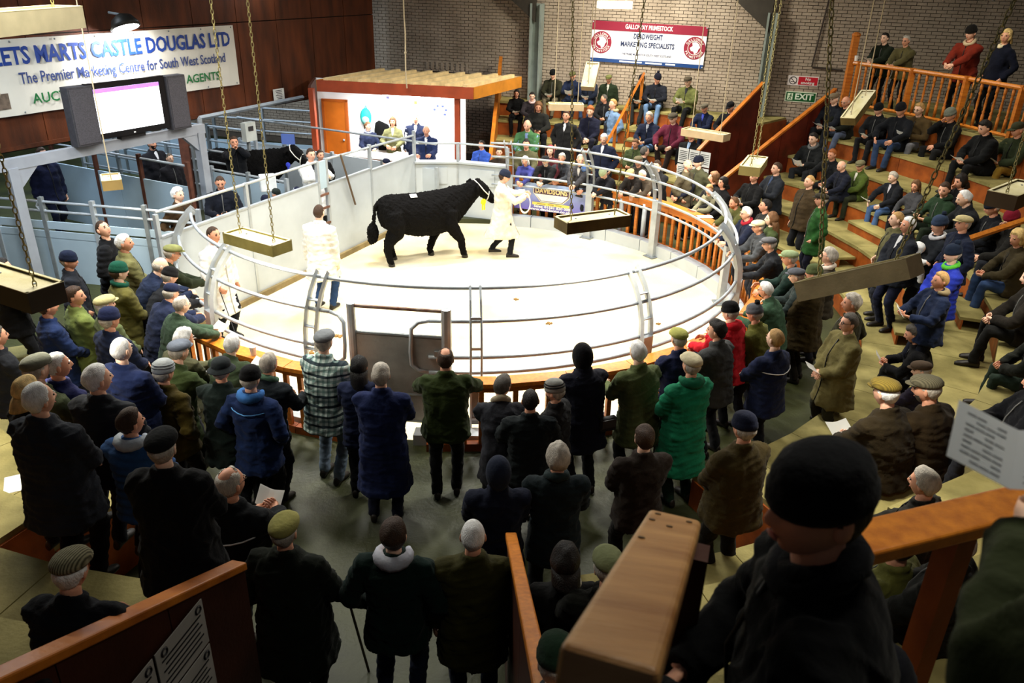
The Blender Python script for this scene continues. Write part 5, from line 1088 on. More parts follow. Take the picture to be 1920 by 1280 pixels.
# ---------------- the crowd: crown position, ground height, look ----------------
PEOPLE = [
 ((0.9, 22.172, 2.812), 1.6, 'man in a black beanie and dark olive jacket seated against the brick wall', dict(hat='beanie', hatc='101114', jacket='2a2a1c', trousers='7a6f58', arms='lap', paper='man in black beanie and olive jacket on the back row', sit=0.375, lean=0.2, face=-109, vox=0.026, seed=0)),
 ((1.417, 22.054, 2.798), 1.6, 'bearded man in olive flat cap and navy jacket on the back row', dict(hat='flat', hatc='5a5a34', jacket='1a2340', trousers='1c2740', arms='paper', beard='grey', paper='bearded man in olive flat cap on the back row', sit=0.375, lean=0.2, face=-109, vox=0.026, seed=1)),
 ((1.847, 21.942, 2.768), 1.6, 'bald man half hidden by the steeply tilted lamp on the back row', dict(style='bald', jacket='1d2436', trousers='36527e', arms='lap', paper='bald man behind the tilted lamp', sit=0.375, lean=0.2, face=-108, vox=0.026, seed=2)),
 ((2.35, 21.784, 2.773), 1.6, 'man in green flat cap, waxed jacket and tie by the sloping handrail', dict(hat='flat', hatc='6a6c3c', jacket='24301f', trousers='26262a', arms='side', shirt='c8c4b8', sit=0.375, lean=0.2, face=-109, vox=0.026, seed=3)),
 ((3.163, 21.448, 2.82), 1.6, 'man in black beanie and black jacket right of the sloping handrail', dict(hat='beanie', hatc='121218', jacket='15160f', trousers='2c2e30', arms='lap', paper='man in black right of the handrail', sit=0.375, lean=0.2, face=-111, vox=0.026, seed=4)),
 ((3.539, 21.267, 2.89), 1.6, 'man in navy bobble hat, dark jacket and jeans on the back row', dict(hat='bobble', hatc='141425', jacket='1a1c26', trousers='5b7fae', arms='lap', hy=0.5, paper='man in navy bobble hat', sit=0.375, lean=0.2, face=-110, vox=0.026, seed=5)),
 ((4.237, 20.864, 2.891), 1.6, 'man in brown flat cap and open olive coat reading on the back row', dict(hat='flat', hatc='4a4234', jacket='5c6032', trousers='17181b', arms='paper', length=0.3, shirt='2c2c34', fat=1.1, paper='man in open olive coat', sit=0.375, lean=0.2, face=-129, vox=0.026, seed=6)),
 ((4.488, 19.787, 2.402), 1.225, 'person in grey cap and navy anorak over a bright blue shirt', dict(hat='flat', hatc='5c5648', jacket='161e3c', trousers='1a2036', arms='lap', shirt='3848c0', paper='person in navy anorak and blue shirt', sit=0.375, lean=0.2, face=-131, vox=0.026, seed=7)),
 ((5.0, 19.365, 2.516), 1.225, 'man in black peaked cap beside the red brown exit panel', dict(hat='cap', hatc='131318', jacket='14151b', arms='lap', sit=0.375, lean=0.2, face=-132, vox=0.026, seed=8)),
 ((-0.047, 21.54, 2.371), 1.225, 'woman with long dark hair in a black fur hooded coat by the end panel', dict(hair='black', style='long', female=True, jacket='0f0f10', trousers='141416', arms='lap', hood='5a4a36', paper='woman in black fur hooded coat', sit=0.375, lean=0.2, face=-93, vox=0.026, seed=9)),
 ((0.35, 21.063, 2.38), 1.225, 'dark haired youngster with pale pink scarf beside the dark haired woman', dict(hair='dark', jacket='2a2428', collar='d8b8b4', trousers='1a1a1e', arms='lap', sit=0.375, lean=0.2, face=-93, vox=0.026, seed=10)),
 ((0.513, 20.714, 2.213), 0.85, 'woman with long brown hair looking down at a phone in the back stand', dict(hair='lbrown', style='long', female=True, jacket='1d1d1a', trousers='16171b', arms='lap', hp=0.3, phone='woman with long brown hair', sit=0.375, lean=0.2, face=-92, vox=0.026, seed=11)),
 ((0.237, 19.999, 1.869), 0.475, 'bald man in green gilet over blue shirt in the back stand', dict(style='bald', jacket='3e6a40', shirt='6d86b8', trousers='3a3a3c', arms='lap', vest='gilet', fat=1.1, sit=0.375, lean=0.2, face=-105, vox=0.026, seed=12)),
 ((1.127, 19.087, 2.255), 0.475, 'man in white shirt and long waxed jacket standing under the tan box lamp', dict(hair='brown', jacket='1c1d1c', shirt='e6e6e6', trousers='1d1e22', arms='pocket', length=0.32, face=-110, vox=0.026, seed=13)),
 ((1.793, 20.381, 2.179), 0.85, 'woman with short ginger hair and navy coat with clasped hands', dict(hair='ginger', style='curly', female=True, jacket='14172a', trousers='141624', arms='clasp', length=0.4, sit=0.375, lean=0.2, face=-109, vox=0.026, seed=14)),
 ((2.186, 21.047, 2.363), 1.225, 'balding man in black seen in profile below the green flat cap', dict(hair='dgrey', style='receding', jacket='17171a', arms='lap', hy=-0.9, sit=0.375, lean=0.2, face=-107, vox=0.026, seed=15)),
 ((2.4, 20.832, 2.295), 0.475, 'fair haired man in pale blue jacket with sand hood leaning by the handrail', dict(hair='fair', jacket='5f7fa8', trousers='3a5488', arms='pocket', hood='c8ad78', face=-150, vox=0.026, seed=16)),
 ((3.173, 19.757, 2.174), 0.85, 'grey haired man in navy zip jacket and jeans in the back stand', dict(hair='grey', jacket='151c34', trousers='4f74a6', arms='lap', shirt='9aa0b0', sit=0.375, lean=0.2, face=-128, vox=0.026, seed=17)),
 ((3.69, 19.433, 2.228), 0.85, 'man in brown flat cap and maroon jacket in the back stand', dict(hat='flat', hatc='4c463a', jacket='5a1c30', trousers='241a18', arms='knees', fat=1.1, sit=0.375, lean=0.2, face=-129, vox=0.026, seed=18)),
 ((4.049, 18.828, 1.95), 0.1, 'tall man in open black jacket and pale blue shirt by the notices', dict(hair='dark', jacket='141517', shirt='8aa6cc', trousers='9aa4b8', arms='pocket', hy=-0.3, face=-131, vox=0.026, seed=19)),
 ((1.996, 18.614, 1.84), 0.1, 'white haired man in navy jacket and white top standing before the aisle steps', dict(hair='white', jacket='1c2338', shirt='e4e4e2', trousers='55585c', arms='pocket', hp=0.25, face=-115, vox=0.026, seed=20)),
 ((0.204, 18.063, 1.78), 0.1, 'dark haired man in olive jacket behind the ring in the far corner', dict(hair='dark', jacket='4c4a32', arms='rail', lean=0.2, face=-97, vox=0.026, seed=21)),
 ((0.725, 17.528, 1.76), 0.1, 'person in dull red hood half hidden behind the far rail', dict(hat='hood', hatc='6a1f26', jacket='4a1a20', arms='rail', face=-101, vox=0.026, seed=22)),
 ((2.759, 18.811, 1.7), 0.1, 'brown haired lad in green jacket at the foot of the back stand', dict(hair='lbrown', jacket='3a4426', arms='lap', hp=0.3, face=-128, vox=0.026, seed=23)),
 ((2.786, 17.481, 1.8), 0.1, 'grey haired man in dark coat turned away at the far rail', dict(hair='dgrey', style='receding', jacket='1c1d20', face=20, arms='pocket', vox=0.026, seed=24)),
 ((2.594, 17.011, 1.7), 0.1, 'person in tweed cap and brown jacket behind the far rail', dict(hat='flat', hatc='7a7058', hatc2='5a523c', jacket='3c352a', arms='rail', lean=0.2, face=-130, vox=0.026, seed=25)),
 ((2.91, 16.498, 1.72), 0.1, 'brown haired person with only the head showing over the far rail', dict(hair='brown', jacket='242426', arms='rail', lean=0.2, face=-133, vox=0.026, seed=26)),
 ((-0.827, 18.661, 1.6), 0.1, 'dark haired boy in blue top below the auctioneer canopy', dict(hair='dark', jacket='2a50b8', arms='clasp', face=-120, vox=0.026, seed=27)),
 ((-0.403, 18.076, 1.56), 0.1, 'person in dark brown coat at the corner beside the canopy', dict(hair='brown', jacket='2e241c', arms='fold', face=-87, vox=0.026, seed=28)),
 ((0.184, 17.362, 1.55), 0.1, 'white haired woman in violet blue jacket leaning on the rail by the blue banner', dict(hair='white', style='bob', female=True, jacket='3a3f90', arms='rail2', lean=0.4, face=-109, vox=0.026, seed=29)),
 ((0.619, 17.236, 1.6), 0.1, 'white bearded man in black cap leaning over the blue banner', dict(hat='flat', hatc='101114', beard='white', jacket='141416', arms='rail2', lean=0.4, face=-111, vox=0.026, seed=30)),
 ((0.977, 17.314, 1.65), 0.1, 'grey haired man in charcoal jacket leaning over the blue banner', dict(hair='grey', jacket='2c2e34', arms='rail2', lean=0.4, paper='man in charcoal jacket above the blue banner', face=-112, vox=0.026, seed=31)),
 ((1.347, 16.871, 1.72), 0.1, 'ruddy grey haired man in pale shirt at the far rail', dict(hair='grey', style='receding', jacket='3d3c40', shirt='c8c0b8', arms='rail2', lean=0.3, hy=0.5, face=-115, vox=0.026, seed=32)),
 ((1.461, 16.861, 1.5), 0.1, 'person in blue knitted beanie leaning on the rail beside the steel post', dict(hat='beanie', hatc='3a63a8', hatc2='7a90b0', jacket='22222a', arms='rail2', lean=0.5, face=-113, vox=0.026, seed=33)),
 ((1.813, 16.521, 1.52), 0.1, 'person in pale green beanie bending over the rail', dict(hat='beanie', hatc='9aa884', jacket='1c1c22', arms='rail2', lean=0.55, hp=0.3, face=-133, vox=0.026, seed=34)),
 ((2.362, 16.406, 1.55), 0.1, 'person in beige cap bending over the rail with papers', dict(hat='flat', hatc='b0a070', jacket='241f1c', arms='rail2', lean=0.5, hp=0.3, face=-136, vox=0.026, seed=35)),
 ((2.588, 16.294, 1.56), 0.1, 'white haired man in glasses and tweed jacket bending over the rail', dict(hair='white', style='receding', glasses=True, jacket='4c4234', arms='rail2', lean=0.5, hp=0.2, paper='white haired man in tweed bending over the rail', face=-136, vox=0.026, seed=36)),
 ((3.513, 16.348, 1.78), 0.1, 'bald man with grey beard and tan jacket facing right near the notices', dict(style='bald', beard='grey', jacket='544c38', face=-40, arms='pocket', vox=0.026, seed=37)),
 ((3.767, 16.545, 1.82), 0.1, 'man in navy beanie and olive jacket near the notices', dict(hat='beanie', hatc='15182c', jacket='4a4a34', arms='pocket', hy=-0.6, face=-137, vox=0.026, seed=38)),
 ((3.472, 16.385, 1.54), 0.1, 'person in black hat and two tone navy top leaning on the rail', dict(hat='flat', hatc='131316', jacket='181c2c', collar='c8b890', arms='rail2', lean=0.5, hp=0.25, face=-133, vox=0.026, seed=39)),
 ((3.854, 15.447, 1.76), 0.1, 'woman with brown bob and dark coat by the red brown panel', dict(hair='lbrown', style='bob', female=True, jacket='1c1a1c', arms='clasp', hy=-0.5, face=-157, vox=0.026, seed=40)),
 ((3.978, 15.194, 1.72), 0.1, 'dark haired woman in black beside the woman with the brown bob', dict(hair='dark', style='bob', female=True, jacket='171517', arms='clasp', face=-157, vox=0.026, seed=41)),
 ((3.75, 15.27, 1.55), 0.1, 'fair woman in pale olive coat leaning along the orange shelf', dict(hair='fair', style='short', female=True, jacket='7a765c', arms='rail2', lean=0.55, hy=0.6, paper='fair woman in pale olive coat', face=-152, vox=0.026, seed=42)),
 ((3.96, 14.165, 1.6), 0.1, 'balding man with ginger beard leaning on the orange shelf', dict(hair='lbrown', style='receding', beard='ginger', jacket='5c5c30', arms='rail2', lean=0.5, face=-162, vox=0.026, seed=43)),
 ((3.891, 13.099, 1.72), 0.1, 'white haired man with glasses and red collar at the right rail', dict(hair='white', glasses=True, jacket='1a2038', collar='a82030', arms='rail', lean=0.2, face=-171, vox=0.026, seed=44)),
 ((3.919, 12.425, 1.7), 0.1, 'man in cream flat cap and grey jacket at the right rail', dict(hat='flat', hatc='b8ac88', jacket='3c3e42', arms='rail', lean=0.25, face=184, vox=0.021, seed=45)),
 ((4.169, 12.598, 1.78), 0.1, 'woman with long curly brown hair and green coat at the right rail', dict(hair='lbrown', style='long', female=True, jacket='3e4a28', arms='clasp', face=172, vox=0.021, seed=46)),
 ((4.285, 13.388, 1.78), 0.1, 'dark haired young man in profile in front of the exit passage', dict(hair='dark', jacket='2a2a26', face=175, arms='clasp', vox=0.026, seed=47)),
 ((5.176, 15.853, 1.88), 0.1, 'brown haired man in charcoal jacket with yellow badge reading papers by the cream lamp', dict(hair='brown', jacket='23262e', trousers='22242a', arms='paper', face=-165, paper='man in charcoal jacket by the cream lamp', shirt='3a4a6a', vox=0.026, seed=48)),
 ((4.678, 15.584, 1.76), 0.1, 'person in black jacket whose head is hidden by the cream box lamp', dict(hair='dark', jacket='121214', arms='paper', paper='person behind the cream lamp', face=-150, vox=0.026, seed=49)),
 ((-3.662, 19.85, 1.744), 0.25, 'woman with brown ponytail and navy jacket in the auctioneer box', dict(hair='lbrown', style='pony', female=True, jacket='1c2442', collar='7a82a0', arms='low', face=-70, hy=0.6, vox=0.026, seed=50)),
 ((-3.056, 19.85, 1.874), 0.25, 'woman with brown bob and olive tweed coat in the auctioneer box', dict(hair='lbrown', style='bob', female=True, jacket='6a6a44', arms='low', face=-90, shirt='d8d0c8', vox=0.026, seed=51)),
 ((-2.5, 19.9, 1.968), 0.25, 'man in navy gilet, white shirt and tie standing at the back of the auctioneer box', dict(hair='fair', style='crop', jacket='1a2240', shirt='ececf0', vest='gilet', arms='side', face=-90, vox=0.026, seed=52)),
 ((-2.116, 18.75, 1.891), 0.25, 'grey haired auctioneer in navy jumper leaning on the counter', dict(hair='grey', style='bald', jacket='1c2a54', shirt='dfe2ea', arms='rail', lean=0.12, face=-95, vox=0.026, seed=53)),
 ((7.975, 18.657, 4.151), 2.55, 'dark haired man in dark green jacket reading at the upper balustrade', dict(hair='dark', jacket='1c2418', trousers='17181a', arms='rail2', lean=0.2, paper='dark haired man at the upper balustrade', face=-145, vox=0.026, seed=54)),
 ((8.251, 18.219, 4.136), 2.55, 'grey haired man in glasses and olive jacket at the upper balustrade', dict(hair='grey', glasses=True, jacket='5a5230', trousers='17181a', arms='rail2', lean=0.22, face=-145, vox=0.026, seed=55)),
 ((8.913, 16.938, 4.435), 2.55, 'man in black beanie and rust red parka at the upper balustrade', dict(hat='beanie', hatc='16120f', jacket='7a2413', trousers='17181a', arms='rail2', lean=0.2, collar='c8b08a', face=-150, vox=0.026, seed=56)),
 ((9.289, 16.334, 4.417), 2.55, 'blonde woman in navy coat with sheepskin collar at the upper balustrade', dict(hair='blond', style='bob', female=True, jacket='0d1122', collar='e8d8b0', trousers='101115', arms='pocket', hy=0.4, face=-168, vox=0.026, seed=57)),
 ((6.975, 18.274, 2.924), 1.6, 'man in tan flat cap and navy jacket at the end of the top right row', dict(hat='flat', hatc='7a6a54', jacket='161a24', trousers='23252b', arms='lap', paper='man in tan flat cap on the top right row', sit=0.375, lean=0.2, face=-149, vox=0.026, seed=58)),
 ((7.149, 18.024, 2.885), 1.6, 'bald man with glasses and jeans on the top right row', dict(style='bald', glasses=True, jacket='15170f', trousers='4a5670', arms='lap', paper='bald man with glasses on the top right row', sit=0.375, lean=0.2, face=-148, vox=0.026, seed=59)),
 ((7.581, 17.302, 2.859), 1.6, 'man in black beanie and black jacket behind the tilted pale lamp', dict(hat='beanie', hatc='0e0e10', jacket='101216', trousers='1c1c20', arms='lap', paper='man in black behind the tilted pale lamp', sit=0.375, lean=0.2, face=-150, vox=0.026, seed=60)),
 ((7.822, 16.82, 2.949), 1.6, 'young person in black beanie, black jacket and jeans on the top right row', dict(hat='beanie', hatc='131216', jacket='101218', trousers='2a3e64', arms='knees', sit=0.375, lean=0.2, face=-150, vox=0.026, seed=61)),
 ((8.201, 16.845, 2.955), 1.6, 'fair grey haired man in glasses and brown coat with grey trousers', dict(hair='fair', glasses=True, jacket='4a3a20', trousers='6a6a70', arms='paper', length=0.3, paper='man in brown coat and grey trousers', sit=0.375, lean=0.2, face=-148, vox=0.026, seed=62)),
 ((8.543, 16.231, 2.955), 1.6, 'man in grey beanie and black jacket with hand at his face', dict(hat='beanie', hatc='6a7064', jacket='0e0f12', trousers='1a1a1c', arms='chin', arms_l='lap', sit=0.375, lean=0.2, face=-166, vox=0.026, seed=63)),
 ((8.497, 14.851, 2.956), 1.6, 'dark curly haired man in black jacket reading on the top right row', dict(hair='dark', style='curly', jacket='0d0e10', trousers='131416', arms='lap', hp=0.3, fat=1.15, paper='dark curly haired man on the top right row', sit=0.375, lean=0.2, face=-170, vox=0.026, seed=64)),
 ((9.053, 14.773, 2.955), 1.6, 'man in camouflage green jacket and mustard trousers at the right edge', dict(hat='cap', hatc='3a3c28', jacket='2c3420', trousers='8a6a22', arms='lap', paper='man in mustard trousers', sit=0.375, lean=0.2, face=-168, vox=0.026, seed=65)),
 ((6.358, 17.395, 2.205), 0.85, 'dark haired man in grey collared black jacket beside the exit panel', dict(hair='dark', jacket='16181a', collar='5a5c5c', trousers='222428', arms='paper', paper='dark haired man beside the exit panel', sit=0.375, lean=0.2, face=-144, vox=0.026, seed=66)),
 ((6.403, 16.319, 2.078), 0.85, 'ginger haired man in black jacket below the top right row', dict(hair='ginger', jacket='121316', trousers='1a1b20', arms='knees', sit=0.375, lean=0.2, face=-148, vox=0.026, seed=67)),
 ((6.339, 15.57, 2.005), 0.85, 'bald man in navy quilted jacket writing on a sheet', dict(style='bald', jacket='161a28', quilt=0.01, trousers='202430', arms='lap', hp=0.25, paper='bald man in navy quilted jacket', sit=0.375, lean=0.2, face=-167, vox=0.026, seed=68)),
 ((6.709, 15.599, 2.029), 0.85, 'man in olive peaked cap and green jacket with papers on his knee', dict(hat='flat', hatc='6a6448', jacket='46561f', trousers='2c3020', arms='lap', length=0.3, shirt='d8d4c4', hy=0.5, paper='man in olive peaked cap and green jacket', sit=0.375, lean=0.2, face=-164, vox=0.026, seed=69)),
 ((6.987, 14.726, 2.012), 0.85, 'grey haired man in black jacket and jeans with brown boots on the right steps', dict(hair='grey', jacket='14161c', trousers='3f5f94', arms='knees', shirt='b8b4bc', hp=0.2, paper='grey haired man in jeans on the right steps', sit=0.375, lean=0.2, face=-168, vox=0.026, seed=70)),
 ((7.121, 14.082, 2.016), 0.85, 'woman with long curly brown hair and grey coat in the right stand', dict(hair='lbrown', style='long', female=True, jacket='3c3c40', trousers='17171b', arms='lap', hy=0.4, sit=0.375, lean=0.2, face=-170, vox=0.026, seed=71)),
 ((7.21, 13.29, 2.177), 0.85, 'brown haired young man in dark green hooded jacket holding a phone', dict(hair='brown', jacket='1f3420', trousers='1a2418', arms='paper', hood='1f3420', hy=0.6, phone='young man in dark green hooded jacket', sit=0.375, lean=0.2, face=-172, vox=0.026, seed=72)),
 ((7.754, 13.837, 2.205), 0.85, 'dark haired woman with her hand at her mouth in the right stand', dict(hair='dark', style='bob', female=True, jacket='131316', arms='chin', arms_l='lap', sit=0.375, lean=0.2, face=-166, vox=0.026, seed=73)),
 ((7.231, 12.672, 2.202), 0.85, 'white haired man in dark jacket bending behind the green hooded young man', dict(hair='white', style='receding', jacket='1c1e22', arms='lap', lean=0.3, hp=0.2, sit=0.375, face=172, vox=0.021, seed=74)),
 ((7.419, 12.162, 2.205), 0.85, 'person in dark navy beanie near the short orange handrail', dict(hat='beanie', hatc='181d2c', jacket='12141a', arms='lap', lean=0.2, sit=0.375, face=172, vox=0.021, seed=75)),
 ((7.364, 11.534, 2.205), 0.85, 'woman in burgundy bobble beanie resting her chin on her hand', dict(hat='bobble', hatc='7a1428', hair='brown', style='long', female=True, jacket='1c1a18', trousers='1d1f26', arms='chin', arms_l='lap', hy=0.4, sit=0.375, lean=0.2, face=171, vox=0.021, seed=76)),
 ((6.945, 10.621, 2.191), 0.85, 'person in brown coat and jeans seated at the right edge', dict(hair='blond', style='bob', female=True, jacket='3c3420', trousers='2a426e', arms='lap', hy=0.5, length=0.3, sit=0.375, lean=0.2, face=167, vox=0.021, seed=77)),
 ((6.193, 8.988, 2.205), 0.85, 'person in black trousers and boots at the right edge of the picture', dict(hair='brown', jacket='1c1712', trousers='131211', arms='lap', sit=0.375, lean=0.2, face=157, vox=0.021, seed=78)),
 ((5.599, 7.746, 2.105), 0.85, 'person in dark green trousers seated beyond the right edge', dict(hair='brown', jacket='14160f', trousers='1c2a20', arms='lap', sit=0.375, lean=0.2, face=150, vox=0.017, seed=79)),
 ((5.495, 14.824, 1.88), 0.1, 'fair short haired man in brown quilted jacket standing below the right stand', dict(hair='fair', style='crop', jacket='3c2f1c', trousers='191a1e', arms='side', fat=1.12, face=-160, vox=0.026, seed=80)),
 ((5.375, 13.77, 1.82), 0.1, 'man in dark flat cap and bright green jacket turned away below the right stand', dict(hat='flat', hatc='2c2820', jacket='1f4a1c', trousers='17192a', arms='pocket', face=170, length=0.3, vox=0.026, seed=81)),
 ((5.6, 11.389, 2.175), 0.475, 'fair man in olive coat hidden behind the white haired man in navy', dict(hair='fair', style='crop', jacket='5a5638', arms='pocket', length=0.35, face=168, vox=0.021, seed=82)),
 ((5.573, 10.978, 2.215), 0.475, 'white haired man in dark jacket with yellow badge standing on the right steps', dict(hair='white', jacket='1a1d26', trousers='181c34', arms='clasp', face=-170, shirt='c8c8cc', vox=0.021, seed=83)),
 ((5.954, 10.862, 2.275), 0.475, 'woman in striped navy bobble hat holding a baby in white', dict(hat='bobble', hatc='2c3c58', hatc2='1a2438', hair='brown', female=True, jacket='1d2026', arms='fold', face=-170, collar='d0d0d4', vox=0.021, seed=84)),
 ((5.925, 10.243, 2.47), 0.85, 'man in light tan flat cap and navy jacket in profile on the right steps', dict(hat='flat', hatc='b8a878', jacket='131b30', trousers='141824', arms='pocket', face=-178, vox=0.021, seed=85)),
 ((5.644, 9.81, 2.195), 0.475, 'person in navy bobble hat and bright blue jacket with green scarf', dict(hat='bobble', hatc='18243a', jacket='1c2fb0', quilt=0.012, collar='5cc83a', trousers='13151c', arms='clasp', face=-175, vox=0.021, seed=86)),
 ((5.171, 9.099, 2.075), 0.475, 'blond youngster in navy jacket holding a sheet in the right aisle', dict(hair='fair', jacket='15213f', trousers='111522', arms='paper', face=-178, hood='8a7a58', paper='blond youngster in navy jacket', vox=0.021, seed=87)),
 ((3.846, 11.531, 1.7), 0.1, 'man in grey flat cap and glasses leaning on the right rail in a dark jacket', dict(hat='flat', hatc='4c4c50', glasses=True, jacket='1f2126', arms='rail', lean=0.3, face=166, vox=0.021, seed=88)),
 ((3.884, 10.679, 1.78), 0.1, 'man in pale green flat cap, scarf and dark green jacket at the right rail', dict(hat='flat', hatc='8a9a70', jacket='1a2e28', collar='6a6c70', arms='rail', lean=0.2, face=160, vox=0.021, seed=89)),
 ((3.816, 10.12, 1.72), 0.1, 'man in grey flat cap tucked below the pale green cap', dict(hat='flat', hatc='50525a', jacket='2a3432', arms='rail', lean=0.3, face=158, vox=0.021, seed=90)),
 ((3.98, 9.96, 1.82), 0.1, 'broad man in green knitted hat and brown coat under the tilted box lamp', dict(hat='beanie', hatc='4c5632', jacket='33280f', trousers='1c1a14', arms='clasp', fat=1.25, length=0.35, face=143, vox=0.021, seed=91)),
 ((4.403, 10.636, 1.84), 0.1, 'grey curly haired woman with glasses beside the hanging chain', dict(hair='grey', style='curly', female=True, glasses=True, jacket='3a3428', arms='clasp', collar='d8c8b8', face=154, vox=0.021, seed=92)),
 ((3.296, 9.727, 1.65), 0.1, 'white haired man in green jacket leaning on the right shelf', dict(hair='white', glasses=True, jacket='35503a', trousers='23252a', arms='rail', lean=0.4, face=143, vox=0.021, seed=93)),
 ((2.553, 8.626, 1.8), 0.1, 'person in black beanie and bright red jacket at the near right rail', dict(hat='beanie', hatc='0e0e10', jacket='c01522', trousers='15161a', arms='rail', lean=0.15, hood='c01522', face=132, vox=0.021, seed=94)),
 ((2.892, 8.776, 1.72), 0.1, 'person in grey striped bobble hat and olive jacket behind the red jacket', dict(hat='bobble', hatc='54565c', hatc2='141414', jacket='5a5a22', arms='rail', lean=0.2, face=138, vox=0.021, seed=95)),
 ((2.27, 8.083, 1.8), 0.1, 'dark curly haired man in grey jacket at the near right rail', dict(hair='dark', style='curly', jacket='3a3c3c', trousers='191a1e', arms='rail', lean=0.15, hy=0.4, face=132, vox=0.017, seed=96)),
 ((1.818, 7.884, 1.78), 0.1, 'man in yellow green flat cap and navy jacket at the near right rail', dict(hat='flat', hatc='9a9a4c', jacket='12183a', trousers='151722', arms='rail', lean=0.15, face=113, vox=0.017, seed=97)),
 ((2.838, 7.802, 1.84), 0.1, 'short blond haired man in navy jacket with white stripe', dict(hair='fair', style='crop', jacket='121a3a', trousers='14161c', arms='fold', stripe=[('e8e8ec', 0.36, 0.03)], face=124, vox=0.017, seed=98)),
 ((4.069, 8.899, 1.84), 0.1, 'grey curly haired man in dark olive jacket behind the olive coat', dict(hair='grey', style='curly', jacket='26240f', trousers='17160f', arms='pocket', hy=0.5, face=142, vox=0.021, seed=99)),
 ((3.852, 8.381, 1.8), 0.1, 'dark grey haired man in glasses and tan olive coat with clasped hands', dict(hair='dgrey', glasses=True, jacket='655c34', trousers='2a2a1c', arms='clasp', length=0.38, face=188, fat=1.1, paper='man in tan olive coat', vox=0.021, seed=100)),
 ((5.039, 9.123, 1.355), 0.1, 'grey brown curly haired man in black jacket bending over a sheet', dict(hair='dgrey', style='curly', jacket='0d0d10', trousers='131416', arms='paper', lean=0.3, hp=0.2, paper='curly haired man bending in black', sit=0.375, face=154, vox=0.021, seed=101)),
 ((4.35, 7.544, 1.63), 0.475, 'man in brown flat cap seen in profile over a violet collar', dict(hat='flat', hatc='4a3a2c', jacket='1c1626', collar='3c2f78', arms='lap', hy=0.5, sit=0.375, lean=0.2, face=127, vox=0.017, seed=102)),
 ((3.605, 6.094, 2.205), 0.85, 'man in grey tweed flat cap and brown waxed jacket on the near right tier', dict(hat='flat', hatc='6a6450', hatc2='4c4838', beard='dgrey', jacket='2a200f', trousers='17140d', arms='lap', hy=0.4, fat=1.15, sit=0.375, lean=0.2, face=119, vox=0.017, seed=103)),
 ((3.214, 6.013, 2.205), 0.85, 'white haired man in mustard tweed cap and wide brown jacket seen from behind', dict(hat='flat', hatc='7a682a', hatc2='5a4c20', hair='white', jacket='251d0c', trousers='17150f', arms='lap', fat=1.35, paper='man in mustard tweed cap', sit=0.375, lean=0.2, face=119, vox=0.017, seed=104)),
 ((1.796, 7.103, 1.86), 0.1, 'man in cream flat cap and long bottle green coat standing with a stick', dict(hat='flat', hatc='c8bc98', jacket='0f6a48', trousers='12281e', arms='clasp', length=0.5, hood='0f5a3e', fat=1.12, face=116, vox=0.017, seed=105)),
 ((1.308, 7.43, 1.82), 0.1, 'white haired man in olive green jacket leaning on the near rail', dict(hair='white', style='short', jacket='4a5430', trousers='17181b', arms='rail', lean=0.2, length=0.3, fat=1.08, face=116, vox=0.017, seed=106)),
 ((0.721, 7.301, 1.84), 0.1, 'person in black hood and dark parka with black bag at the near rail', dict(hat='hood', hatc='0d0d12', jacket='0e1120', trousers='0c0d10', arms='rail', lean=0.2, length=0.3, fat=1.1, face=113, vox=0.017, seed=107)),
 ((0.423, 6.728, 1.72), 0.1, 'bearded man in striped grey beanie turning left at the near rail', dict(hat='beanie', hatc='8a8a84', hatc2='1c1c1c', beard='brown', jacket='1c1c1f', arms='low', face=150, vox=0.017, seed=108)),
 ((0.184, 6.452, 1.76), 0.1, 'dark cropped haired man in black green jacket in the near crowd', dict(hair='dark', style='crop', jacket='121a1c', trousers='0e0f12', arms='low', fat=1.1, face=95, vox=0.017, seed=109)),
 ((-0.079, 6.836, 1.7), 0.1, 'dark grey haired man in glasses and slate jacket stooping over the near rail', dict(hair='dgrey', glasses=True, jacket='25262e', trousers='101114', arms='rail2', lean=0.5, hy=-0.6, length=0.3, collar='a89a80', face=96, vox=0.017, seed=110)),
 ((-0.668, 7.188, 1.8), 0.1, 'man with bald patch and green jumper leaning with arms apart on the near rail', dict(hair='brown', style='thin', jacket='2a3614', trousers='0e0f10', arms='railw', lean=0.2, length=0.12, fat=1.25, face=94, vox=0.017, seed=111)),
 ((-1.241, 6.705, 1.86), 0.1, 'grey fair haired person in long navy coat at the ring gate', dict(hair='grey', style='short', jacket='121f4a', trousers='13172c', arms='rail', lean=0.1, length=0.5, fat=1.15, face=91, vox=0.017, seed=112)),
 ((-1.533, 7.118, 1.72), 0.1, 'woman with long black hair and navy jacket at the ring gate', dict(hair='black', style='long', female=True, jacket='121c3c', trousers='101218', arms='rail', lean=0.15, face=91, vox=0.017, seed=113)),
 ((-1.933, 7.385, 1.88), 0.1, 'man in grey flat cap and green checked shirt at the near rail', dict(hat='flat', hatc='7d8286', jacket='PLAID', trousers='6a7e96', arms='rail', lean=0.1, length=0.26, fat=1.08, face=73, vox=0.017, seed=114)),
 ((-2.419, 7.056, 1.76), 0.1, 'grey haired man in dark jacket with checked collar at the near left rail', dict(hair='grey', jacket='161d24', collar='4a6a54', trousers='14161a', arms='rail', lean=0.25, face=72, vox=0.017, seed=115)),
 ((-2.456, 6.608, 1.84), 0.1, 'person in black beanie and bright blue anorak in the near left crowd', dict(hat='beanie', hatc='0d0d10', jacket='0e2350', trousers='0e1014', arms='pocket', hood='2a64b0', length=0.28, stripe=[('4a90d8', 0.4, 0.03)], face=75, vox=0.017, seed=116)),
 ((-2.805, 6.818, 1.82), 0.1, 'person in dark bucket hat and black green coat in the near left crowd', dict(hat='bucket', hatc='22282a', jacket='15211e', trousers='12141a', arms='rail', lean=0.1, length=0.3, face=75, vox=0.017, seed=117)),
